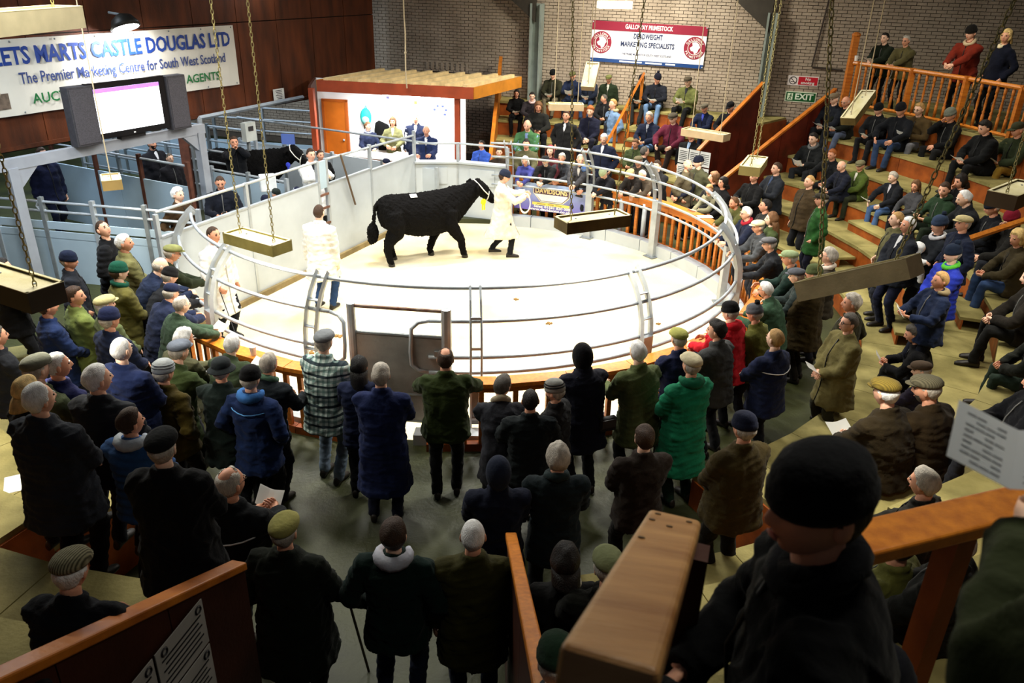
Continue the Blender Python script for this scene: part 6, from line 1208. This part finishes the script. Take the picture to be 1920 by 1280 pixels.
 ((-2.969, 7.593, 1.7), 0.1, 'white haired man in green jacket leaning far over the left rail with papers', dict(hair='white', jacket='3c4a34', arms='rail2', lean=0.4, paper='white haired man leaning over the left rail', face=74, vox=0.017, seed=118)),
 ((-3.472, 7.592, 1.76), 0.1, 'white haired man bending behind the grey blue flat cap', dict(hair='white', style='curly', jacket='4a4a32', arms='rail', lean=0.35, face=55, vox=0.017, seed=119)),
 ((-3.363, 7.194, 1.82), 0.1, 'man in grey blue flat cap and olive jacket leaning on the left rail', dict(hat='flat', hatc='6a7282', jacket='3c4a26', trousers='1e2018', arms='rail', lean=0.25, length=0.3, face=61, vox=0.017, seed=120)),
 ((-3.329, 6.731, 1.82), 0.1, 'person in pale grey knitted hat and brown jacket in the near left crowd', dict(hat='beanie', hatc='9aa0a2', jacket='43380f', trousers='17160f', arms='pocket', hatc2='7c8284', fat=1.1, face=66, vox=0.017, seed=121)),
 ((-3.522, 6.42, 2.195), 0.475, 'white haired man in royal blue coat in the left crowd', dict(hair='white', style='crop', jacket='111f48', trousers='14172a', arms='clasp', length=0.3, fat=1.15, face=68, vox=0.017, seed=122)),
 ((-4.338, 7.798, 1.88), 0.1, 'person in navy knitted hat and navy jacket in the left crowd', dict(hat='beanie', hatc='1a2348', jacket='141d3a', trousers='14182a', arms='clasp', fat=1.05, face=59, vox=0.017, seed=123)),
 ((-3.089, 5.222, 2.55), 0.85, 'pale grey haired man in charcoal jacket with upturned collar in the left crowd', dict(hair='white', style='short', jacket='1f2228', trousers='14151a', arms='clasp', hy=-0.5, fat=1.15, face=80, vox=0.017, seed=124)),
 ((-3.584, 5.562, 2.47), 0.85, 'pale grey haired man in indigo jacket beside the blond woman', dict(hair='white', style='crop', jacket='1a1f52', arms='clasp', hy=-0.4, face=62, vox=0.017, seed=125)),
 ((-3.673, 5.438, 2.51), 0.85, 'man in grey flat cap and olive jacket at the left edge of the crowd', dict(hat='flat', hatc='5f6052', jacket='4a5238', arms='clasp', face=65, vox=0.017, seed=126)),
 ((-3.333, 4.777, 2.675), 1.225, 'blond woman in dark jacket at the left edge', dict(hair='blond', style='bob', female=True, jacket='17191a', arms='clasp', face=72, vox=0.014, seed=127)),
 ((-2.998, 4.388, 2.845), 1.225, 'white haired man in charcoal jacket with turned collar, lower left', dict(hair='white', style='receding', jacket='22252e', trousers='0f1014', arms='clasp', hy=-0.3, fat=1.2, length=0.28, face=78, vox=0.014, seed=128)),
 ((-2.701, 4.849, 2.4), 0.85, 'dark haired man in blue quilted jacket with grey hood, lower left', dict(hair='brown', jacket='1f4a86', quilt=0.012, hood='aab4c0', trousers='10131c', arms='clasp', hy=-0.5, face=82, vox=0.017, seed=129)),
 ((-2.023, 3.909, 2.825), 1.225, 'person in black flat cap and black coat, lower left', dict(hat='flat', hatc='131517', jacket='0b0c0f', trousers='08090b', arms='clasp', fat=1.25, length=0.35, face=90, vox=0.014, seed=130)),
 ((-2.017, 4.763, 1.98), 0.1, 'grey haired balding man in black jacket with white piping reading a sheet', dict(hair='grey', style='thin', glasses=True, jacket='0c0f12', trousers='0a0b0d', arms='paper', hy=-0.3, stripe=[('d8dcdc', 0.34, 0.05)], fat=1.15, paper='balding man in jacket with white piping', face=76, vox=0.017, seed=131)),
 ((-4.664, 8.354, 1.8), 0.1, 'man in cream flat cap and green coat in the left crowd', dict(hat='flat', hatc='b0aa78', hair='white', jacket='56603a', arms='clasp', length=0.3, face=46, vox=0.021, seed=132)),
 ((-5.064, 8.489, 1.84), 0.1, 'dark brown haired man in pale green coat in the left crowd', dict(hair='brown', jacket='6c7a3e', trousers='2c2c20', arms='clasp', length=0.35, hy=-0.6, face=45, vox=0.021, seed=133)),
 ((-4.941, 9.316, 1.84), 0.1, 'person in bottle green knitted hat and olive jacket in the left crowd', dict(hat='beanie', hatc='0f4636', hair='brown', jacket='5a5628', trousers='23221a', arms='clasp', collar='0f4636', length=0.3, face=43, vox=0.021, seed=134)),
 ((-5.281, 10.25, 1.9), 0.1, 'tall white haired man in sand olive jacket in the left crowd', dict(hair='white', jacket='6c6a40', trousers='33312a', arms='clasp', hy=-0.4, length=0.32, face=35, vox=0.021, seed=135)),
 ((-5.805, 10.755, 1.92), 0.1, 'brown haired man in black puffer jacket looking up at the screen', dict(hair='brown', style='crop', jacket='0e0f13', quilt=0.016, trousers='2a4a86', arms='pocket', hy=-0.6, hp=-0.4, face=14, vox=0.021, seed=136)),
 ((-5.809, 9.771, 1.8), 0.1, 'man in navy knitted hat and dark jacket at the far left', dict(hat='beanie', hatc='111a33', jacket='1a1e28', trousers='15171c', arms='pocket', hy=-0.3, face=26, vox=0.021, seed=137)),
 ((-4.61, 9.751, 1.76), 0.1, 'grey balding man in navy jacket at the left rail', dict(hair='grey', style='bald', jacket='1a2440', arms='rail2', lean=0.5, face=37, vox=0.021, seed=138)),
 ((-4.647, 10.234, 1.78), 0.1, 'man in olive flat cap and dark green jacket at the left rail', dict(hat='flat', hatc='7a7c4a', jacket='232a18', glasses=True, arms='rail2', lean=0.5, face=35, vox=0.021, seed=139)),
 ((-4.444, 9.6, 1.68), 0.1, 'person in black knitted hat at the left rail', dict(hat='beanie', hatc='141416', jacket='1c1d22', arms='rail2', lean=0.5, face=45, vox=0.021, seed=140)),
 ((-4.203, 9.049, 1.68), 0.1, 'man in navy peaked cap and navy jacket at the left rail', dict(hat='cap', hatc='1a2242', jacket='1b2340', arms='rail2', lean=0.5, face=55, vox=0.021, seed=141)),
 ((-3.904, 8.622, 1.7), 0.1, 'grey haired man in glasses and green jacket with papers at the left rail', dict(hair='grey', style='thin', glasses=True, jacket='2f4030', arms='rail2', lean=0.35, paper='grey haired man in green at the left rail', face=47, vox=0.021, seed=142)),
 ((-5.237, 8.201, 1.82), 0.1, 'man in navy gilet whose head is hidden by the dark box lamp at left', dict(hair='brown', jacket='1a2c5a', arms='clasp', length=0.3, face=42, vox=0.017, seed=143)),
 ((-6.391, 9.313, 1.85), 0.1, 'man in black jacket half cut by the left edge', dict(hair='dark', jacket='0d0d10', trousers='17181c', arms='paper', paper='man in black at the left edge', face=31, vox=0.021, seed=144)),
 ((-5.335, 7.408, 1.82), 0.1, 'person in dark grey coat cut by the left edge', dict(hair='dgrey', jacket='1c1e24', trousers='14151a', arms='clasp', face=52, vox=0.017, seed=145)),
 ((-5.605, 12.924, 1.84), 0.1, 'white haired man in brown jacket by the pale blue wall', dict(hair='white', style='curly', jacket='3c2a18', trousers='2c2a26', arms='pocket', face=-20, vox=0.026, seed=146)),
 ((-5.171, 13.699, 1.86), 0.1, 'dark haired man in black padded jacket looking at his phone beyond the ring', dict(hair='brown', style='crop', jacket='10141f', trousers='17191e', arms='paper', face=-70, hp=0.3, phone='man in black padded jacket', vox=0.026, seed=147)),
 ((-9.188, 15.371, 1.9), 0.1, 'man in navy overalls walking behind the gantry beam', dict(hair='brown', jacket='0f1430', trousers='0f1328', arms='side', face=-30, stride=0.3, vox=0.026, seed=148)),
 ((-7.614, 16.683, 1.88), 0.1, 'bearded man in dark blazer and red tie far behind the pens', dict(hair='dark', beard='dark', jacket='15161e', shirt='c8ccd4', trousers='17171b', arms='side', face=-30, vox=0.026, seed=149)),
 ((-7.109, 16.27, 1.65), 0.1, 'short haired person beside the bearded man behind the pens', dict(hair='dgrey', style='crop', jacket='1a1a20', arms='side', face=-40, vox=0.026, seed=150)),
 ((-5.979, 16.913, 1.9), 0.1, 'man in black jacket holding a phone to his face beyond the lane', dict(hair='brown', jacket='0f1116', arms='up', face=-60, vox=0.026, seed=151)),
 ((-4.111, 15.91, 1.9), 0.1, 'dark haired young man in white coat leading the second bull', dict(hair='brown', style='short', jacket='e6e6e2', trousers='22242a', arms='lead', face=-50, length=0.5, shirt='23242a', vox=0.026, seed=152)),
 ((-4.177, 16.946, 1.65), 0.1, 'man in black padded jacket behind the young man in white', dict(hair='brown', jacket='0c0d10', arms='pocket', face=-50, vox=0.026, seed=153)),
 ((-4.421, 13.737, 1.52), 0.1, 'person in navy knitted hat peering over the grey race wall', dict(hat='beanie', hatc='161a30', jacket='1a2034', arms='fold', lean=0.2, face=-25, vox=0.026, seed=154)),
 ((-4.334, 14.111, 1.55), 0.1, 'person in dark hat and yellow high visibility collar behind the race wall', dict(hat='cap', hatc='1c2420', jacket='1f2622', collar='c8e040', arms='fold', lean=0.2, face=-40, vox=0.026, seed=155)),
 ((-4.031, 14.414, 1.5), 0.1, 'person in navy knitted hat with pale band peering over the race wall', dict(hat='beanie', hatc='141a34', hatc2='8a90a0', jacket='1a2030', arms='fold', lean=0.2, face=-40, vox=0.026, seed=156)),
 ((-2.77, 16.883, 1.52), 0.1, 'man in navy cap resting his arms on the race wall behind the bull', dict(hat='cap', hatc='181c34', jacket='161a38', arms='fold', lean=0.25, face=-30, vox=0.026, seed=157)),
 ((-3.118, 12.269, 1.8), 0.0, 'stockman in white coat and jeans seen from behind inside the ring', dict(hair='brown', style='crop', jacket='dcdad2', trousers='24406e', arms='side', face=75, length=0.34, fat=1.12, stride=0.14, vox=0.021, seed=158)),
 ((-4.374, 11.059, 1.78), 0.0, 'stockman in long white coat holding a thin stick at the left of the ring', dict(hair='brown', style='crop', jacket='dcdad4', trousers='14161e', arms='stick', arms_l='side', face=-25, length=0.5, shirt='3a2024', vox=0.021, seed=159)),
 ((-0.229, 15.207, 1.74), 0.0, 'bull handler in navy knitted hat and white coat walking with a rope', dict(hat='beanie', hatc='1c2436', hair='brown', jacket='dcd6c8', trousers='14161c', arms='lead', face=8, length=0.5, stride=0.34, hp=0.2, shirt='e8e4da', vox=0.026, seed=160)),
 ((-1.526, 4.361, 1.88), 0.1, 'man in yellow green flat cap and black waxed jacket with a walking stick', dict(hat='flat', hatc='8f8a4a', hair='grey', jacket='12180f', trousers='08090a', arms='stick', arms_l='pocket', length=0.42, fat=1.3, face=80, vox=0.014, seed=161)),
 ((-0.771, 4.332, 1.9), 0.1, 'dark haired young man in green black jacket with pale grey hood', dict(hair='brown', style='short', jacket='0b1f1a', trousers='141b33', arms='pocket', hood='b4b6c2', face=85, vox=0.014, seed=162)),
 ((-0.232, 4.357, 1.88), 0.1, 'white haired man in dark olive jacket in the near passage', dict(hair='white', style='crop', jacket='33300f', trousers='141c33', arms='side', length=0.3, fat=1.15, face=92, vox=0.014, seed=163)),
 ((-0.08, 5.231, 1.82), 0.1, 'person with navy hood up in the near crowd', dict(hat='hood', hatc='1a2338', jacket='0e1428', trousers='0a0b10', arms='clasp', length=0.3, face=95, vox=0.017, seed=164)),
 ((0.391, 5.383, 1.86), 0.1, 'grey curly haired man in black green jacket with small white logo', dict(hair='grey', style='curly', jacket='101c20', trousers='0b0d10', arms='clasp', length=0.26, collar='1c2a2c', face=95, vox=0.017, seed=165)),
 ((1.142, 5.77, 1.82), 0.1, 'dark brown haired man in dark brown fleece in the near crowd', dict(hair='brown', style='short', jacket='211812', trousers='0f0e0d', arms='clasp', face=105, vox=0.017, seed=166)),
 ((1.803, 5.269, 2.25), 0.55, 'person in navy knitted hat and brown olive jacket on the near right tier', dict(hat='beanie', hatc='141a33', jacket='3a2f12', trousers='14120c', arms='clasp', fat=1.2, face=115, vox=0.017, seed=167)),
 ((0.357, 3.784, 2.17), 0.85, 'woman with wavy dark hair and black coat with pale fur seated by the near rail', dict(hair='dark', style='bob', female=True, jacket='0b0b0c', collar='c8c0a8', arms='lap', sit=0.45, face=95, vox=0.014, seed=168)),
 ((0.592, 3.626, 2.27), 0.95, 'person in camouflage green cap seated behind the broad handrail', dict(hat='flat', hatc='7a8058', jacket='14150f', arms='lap', sit=0.45, face=100, vox=0.014, seed=169)),
 ((0.218, 2.4, 2.83), 1.55, 'person in dark green knitted hat at the bottom by the narrow passage wall', dict(hat='beanie', hatc='1f3524', jacket='3a4044', arms='lap', sit=0.45, face=95, vox=0.014, seed=170)),
 ((-2.063, 2.926, 2.765), 1.6, 'man in pin striped tweed flat cap and black jacket with blue jeans, lower left', dict(hat='flat', hatc='8a8468', hatc2='3c3828', hair='white', jacket='0a0c14', trousers='1f3f86', arms='lap', fat=1.15, face=85, sit=0.375, lean=0.2, vox=0.014, seed=171)),
 ((-1.887, 2.013, 3.13), 1.975, 'person in black leather jacket at the bottom left corner', dict(hair='dark', jacket='08080a', arms='knees', face=60, sit=0.375, lean=0.2, vox=0.011, seed=172)),
 ((2.824, 4.51, 2.3), 1.0, 'grey haired person seated below the orange barrier rail', dict(hair='grey', jacket='1c1a14', arms='lap', sit=0.45, face=130, vox=0.014, seed=173)),
 ((2.188, 3.134, 2.9), 1.6, 'grey haired man seen from above under the barrier rail', dict(hair='grey', style='short', jacket='12130f', trousers='1a2f6a', arms='lap', sit=0.45, face=130, vox=0.014, seed=174)),
 ((2.099, 3.434, 2.65), 1.35, 'person in khaki sleeved jacket below the barrier rail', dict(hair='brown', hat='flat', hatc='3a3a28', jacket='5a5a26', arms='lap', sit=0.45, face=130, vox=0.014, seed=175)),
 ((1.028, 1.592, 3.65), 2.35, 'person in dark knitted hat at the very bottom right', dict(hat='beanie', hatc='14151c', jacket='08090b', arms='lap', sit=0.45, face=120, vox=0.011, seed=176)),
 ((4.217, 5.666, 2.505), 1.225, 'person in black coat at the right edge holding out a printed sheet', dict(hair='dark', jacket='0c0d12', arms='paper', sit=0.4, face=160, paper='person in black at the right edge', vox=0.017, seed=177)),
]
def plaid():
    m = cloth('8fb0a8', 'plaid'); nt = m.node_tree; N = nt.nodes; L = nt.links; b = N['Principled BSDF']
    tc = N.new('ShaderNodeTexCoord'); sp = N.new('ShaderNodeSeparateXYZ'); L.new(tc.outputs['Object'], sp.inputs[0])
    def bands(out, per, w):
        d = N.new('ShaderNodeMath'); d.operation = 'DIVIDE'; L.new(out, d.inputs[0]); d.inputs[1].default_value = per
        f = N.new('ShaderNodeMath'); f.operation = 'FRACT'; L.new(d.outputs[0], f.inputs[0]); g_ = N.new('ShaderNodeMath'); g_.operation = 'LESS_THAN'; L.new(f.outputs[0], g_.inputs[0]); g_.inputs[1].default_value = w; return g_.outputs[0]
    def mix(fac, a, bcol):
        x = N.new('ShaderNodeMix'); x.data_type = 'RGBA'; L.new(fac, x.inputs[0])
        if isinstance(a, tuple): x.inputs[6].default_value = a
        else: L.new(a, x.inputs[6])
        x.inputs[7].default_value = bcol; return x.outputs[2]
    def half(s_, k):
        x = N.new('ShaderNodeMath'); x.operation = 'MULTIPLY'; L.new(s_, x.inputs[0]); x.inputs[1].default_value = k; return x.outputs[0]
    c = mix(half(bands(sp.outputs[0], .055, .5), .6), (*lin('d4e4de'), 1), (*lin('5d8a84'), 1))
    c = mix(half(bands(sp.outputs[2], .055, .5), .6), c, (*lin('4a7672'), 1)); c = mix(half(bands(sp.outputs[2], .11, .22), .9), c, (*lin('1a2230'), 1)); c = mix(half(bands(sp.outputs[0], .11, .12), .4), c, (*lin('1a2230'), 1))
    L.new(c, b.inputs['Base Color']); return m
WHO = {}
for head, fl, label, kw in PEOPLE:
    kw = dict(kw)
    if kw.get('jacket') == 'PLAID': kw['jacket'] = '8fb0a8'; kw['jm'] = plaid()
    WHO[label] = person(head, fl, label=label, **kw)
def who(s): return next(v for k, v in WHO.items() if s in k)
# sticks
h = who('walking stick'); w = h['hands'][0] + np.array([.0, .06, -.02]); mb = MB(); f0 = np.array([w[0] + .12, w[1] + .05, .1]); mb.tube([f0, w, w + [.0, .0, .05], w + [.0, -.05, .085], w + [0, -.1, .06]], .011, n=6); o = mb.build('walking_stick', mat('stick_wood', '3a2616', .5), None, True); tag(o, 'dark walking stick held by the man in the yellow green flat cap', 'stick')
h = who('thin stick'); w = h['hands'][0] + np.array([.0, .0, -.06]); mb = MB(); mb.tube([w + [0, 0, .12], w, w + [.42, -.5, -.85]], [.008, .008, .004], n=6); o = mb.build('stock_stick', mat('stick_dark', '2a2a2e', .5)); tag(o, 'thin dark stock stick held by the stockman at the left of the ring', 'stick')
h = who('bottle green coat'); w = h['hands'][1] + np.array([-.05, .1, 0]); mb = MB(); mb.tube([w + [0, 0, -.98], w, w + [0, .04, .06]], .011, n=6); o = mb.build('walking_stick', mat('stick_wood', '3a2616', .5)); tag(o, 'dark walking stick before the long bottle green coat', 'stick')
# lead rope between bull and handler
h = who('bull handler'); hb = h['hands']; mz = np.array(b1.location) + rotz(math.radians(25) - math.pi / 2) @ np.array([.06, 1.56, 1.08]); m_ = (hb[1] + np.array([.0, .0, 0]))
mb = MB(); mid = (mz + m_) / 2 + [0, 0, -.04]; mb.tube([mz, mid, m_, (m_ + hb[0]) / 2 + [0, -.02, -.06], hb[0]], .014, n=6)
q = np.arange(20) * 2 * math.pi / 20
for k in range(2): mb.tube(hb[0] + np.stack([.10 * np.cos(q), .03 * np.sin(q + k), -.14 + (.17 + .02 * k) * np.sin(q)], 1), .012, n=6, closed=True, side=(0, 1, 0))
o = mb.build('lead_rope', mat('white_rope', 'ece8dc', .8)); tag(o, 'white lead rope coiled in the handler hand and tied to the bull', 'rope')
h = who('leading the second bull'); mz2 = np.array(b2.location) + rotz(math.radians(-8) - math.pi / 2) @ np.array([.05, 1.6, 1.1]); mb = MB(); mb.tube([mz2, (mz2 + h['hands'][1]) / 2 + [0, 0, -.06], h['hands'][1]], .012, n=6); o = mb.build('lead_rope', mat('white_rope', 'ece8dc', .8)); tag(o, 'short lead rope from the second bull to the young man in white', 'rope')
# baby in white snowsuit
h = who('holding a baby'); E = empty('baby', tuple(h['base'] + h['Rz'] @ np.array([0, .27, 1.12])), math.radians(-170) - math.pi / 2 + 2.6); tag(E, 'baby in white snowsuit held by the woman in the striped bobble hat', 'person')
mb = MB(); mb.ball((0, 0, .0), (.11, .09, .15), 12, 9); mb.ball((0, .01, .22), (.085, .09, .09), 12, 9)
for s in (1, -1): mb.tube([(s * .09, .02, .08), (s * .13, .1, .05), (s * .1, .16, .06)], [.05, .045, .035], n=8); mb.tube([(s * .06, .02, -.1), (s * .09, .12, -.14), (s * .08, .14, -.26)], [.06, .055, .04], n=8)
o = mb.build('snowsuit', cloth('f4f4f4'), E); remesh(o, .016); PENDING.append((o, folds(3, .004)))
mb = MB(); mb.ball((0, .05, .215), (.06, .055, .065), 12, 9); mb.build('body', SKIN[2], E, True)
# shoulder bag, badges
h = who('black bag'); E = empty('shoulder_bag', tuple(h['base'] + h['Rz'] @ np.array([.19, -.16, .92])), math.atan2(h['Rz'][1, 0], h['Rz'][0, 0])); tag(E, 'small black shoulder bag on the hooded person at the near rail', 'bag')
mb = MB(); mb.box((0, 0, 0), (.2, .07, .16)); bev(mb.build('pouch', mat('bag_black', '121214', .6), E), .02); mb = MB(); mb.box((0, -.04, .02), (.16, .012, .09)); mb.build('flap', mat('bag_flap', '2a2a2c', .5), E); mb = MB(); mb.tube([(-.09, .0, .08), (-.2, .05, .3), (-.3, .16, .52)], .012, n=4); mb.build('strap', mat('bag_black', '121214'), E)
# cups and papers on the shelf
mb = MB(); mb.tube([pol(4.86, -117, 1.05), pol(4.86, -117, 1.16)], [.032, .042], n=12); o = mb.build('paper_cup', mat('cup_white', 'ece8e2', .6)); tag(o, 'white paper cup on the near left shelf', 'cup')
for i, (a, lab) in enumerate(((71, 'loose white sheet on the shelf above the blue banner'), (63, 'loose white sheet on the shelf left of the steel post'), (24, 'white sheet on the orange shelf below the brown bob'), (15, 'white sheet on the orange shelf near the pale olive coat'), (6, 'white sheet at the right corner of the orange shelf'), (-12, 'crumpled white sheet on the right shelf'), (-128, 'white sheet on the left shelf before the white haired man'), (46, 'white sheet on the far shelf under the pale green beanie'))):
    mb = MB(); V = []; 
    for x in np.linspace(-.105, .105, 6):
        for y in (-.15, .15): V.append((x, y, .012 + .02 * math.sin(x * 22 + i) * (1 if y > 0 else .5)))
    F = [(2 * k, 2 * k + 2, 2 * k + 3, 2 * k + 1) for k in range(5)]; V = np.array(V); mb.add(np.vstack([V, V - [0, 0, .002]]), F + [tuple(j + 12 for j in f[::-1]) for f in F])
    o = mb.build('sale_sheet', PAPERM); o.location = tuple(pol(4.86, a, 1.055)); o.rotation_euler = (0, 0, math.radians(a + 70)); tag(o, lab, 'paper', 'sale sheets')
# ---- the two closest people ----
fg = person((.575, 1.21, 4.53), 2.95, 165, jacket='08090c', trousers='06070a', hat='beanie', hatc='0a0b10', hair='dark', arms='clasp', lean=.18, hp=-.12, hy=.5, seed=77, vox=.010, fat=1.1, label='person in black beanie looking down just in front of the camera', length=.3, collar='0c0d12')
fr = person((.885, .60, 5.18), 3.44, 104, jacket='2c3318', trousers='14160f', hair='dark', arms='paper', lean=.05, seed=78, vox=.010, fat=1.3, label='person in thick olive green jacket with open catalogue at the right edge', length=.4)
# open catalogue
hh = fr['hands']; PAGE = translucent(mat('page_white', 'dfe6ee', .8, 0, .03)); c = np.array([.715, .955, 4.685]); E = empty('open_catalogue', tuple(c), math.radians(-30)); E.scale = (.56, .56, .56); tag(E, 'open printed sale catalogue held up at the right edge', 'catalogue')
for s in (-1, 1):
    mb = MB(); nx = 7; V = []
    for k in range(nx):
        q = k / (nx - 1); x = s * .15 * q; dy = .03 * math.sin(q * math.pi) * 1.0; zz = .055 * q ** 1.3 * (1 if s > 0 else .8)
        for v_ in (-.1, .1): V.append((x, v_ * .93 + dy * .3, v_ * .36 + zz + .0))
    V = np.array(V); F = [(2 * k, 2 * k + 2, 2 * k + 3, 2 * k + 1)[::s] for k in range(nx - 1)]; mb.add(np.vstack([V, V - [0, -.001, .0012]]), F + [tuple(j + 2 * nx for j in f[::-1]) for f in F])
    pg = mb.build('page', PAGE, E)
    mb = MB()
    for r in range(9):
        t = -.8 + r * .19
        for k in range(1, nx - 2):
            if (k * 7 + r * 5) % 9 < 2: continue
            a_ = V[2 * k] * (.5 - t / 2) + V[2 * k + 1] * (.5 + t / 2); b_ = V[2 * k + 2] * (.5 - t / 2) + V[2 * k + 3] * (.5 + t / 2); up = (V[1] - V[0]) / np.linalg.norm(V[1] - V[0]) * .0022; nn = np.array([0, -.0008, .001]) * 1.2
            mb.add(np.array([a_ + nn - up, b_ * .92 + a_ * .08 + nn - up, b_ * .92 + a_ * .08 + nn + up, a_ + nn + up]), [(0, 1, 2, 3)])
    q_ = mb.build('print_lines', mat('print_grey', '6a7078', .7), None); q_.parent = pg
for x, y, z, lab in ((-4.55, 6.05, ZK(2), 'white sheet lying on the tread at the left edge'), (-2.35, 4.5, ZK(4), 'white sheet lying behind the orange capped passage wall')):
    mb = MB(); mb.box((0, 0, .003), (.21, .29, .004), rotz(.5)); o = mb.build('sale_sheet', PAPERM); o.location = (x, y, z); tag(o, lab, 'paper', 'sale sheets')
flush()
print('TRIS', sum(sum(len(p.vertices) - 2 for p in o.data.polygons) for o in bpy.data.objects if o.type == 'MESH'), 'OBJ', len(bpy.data.objects))
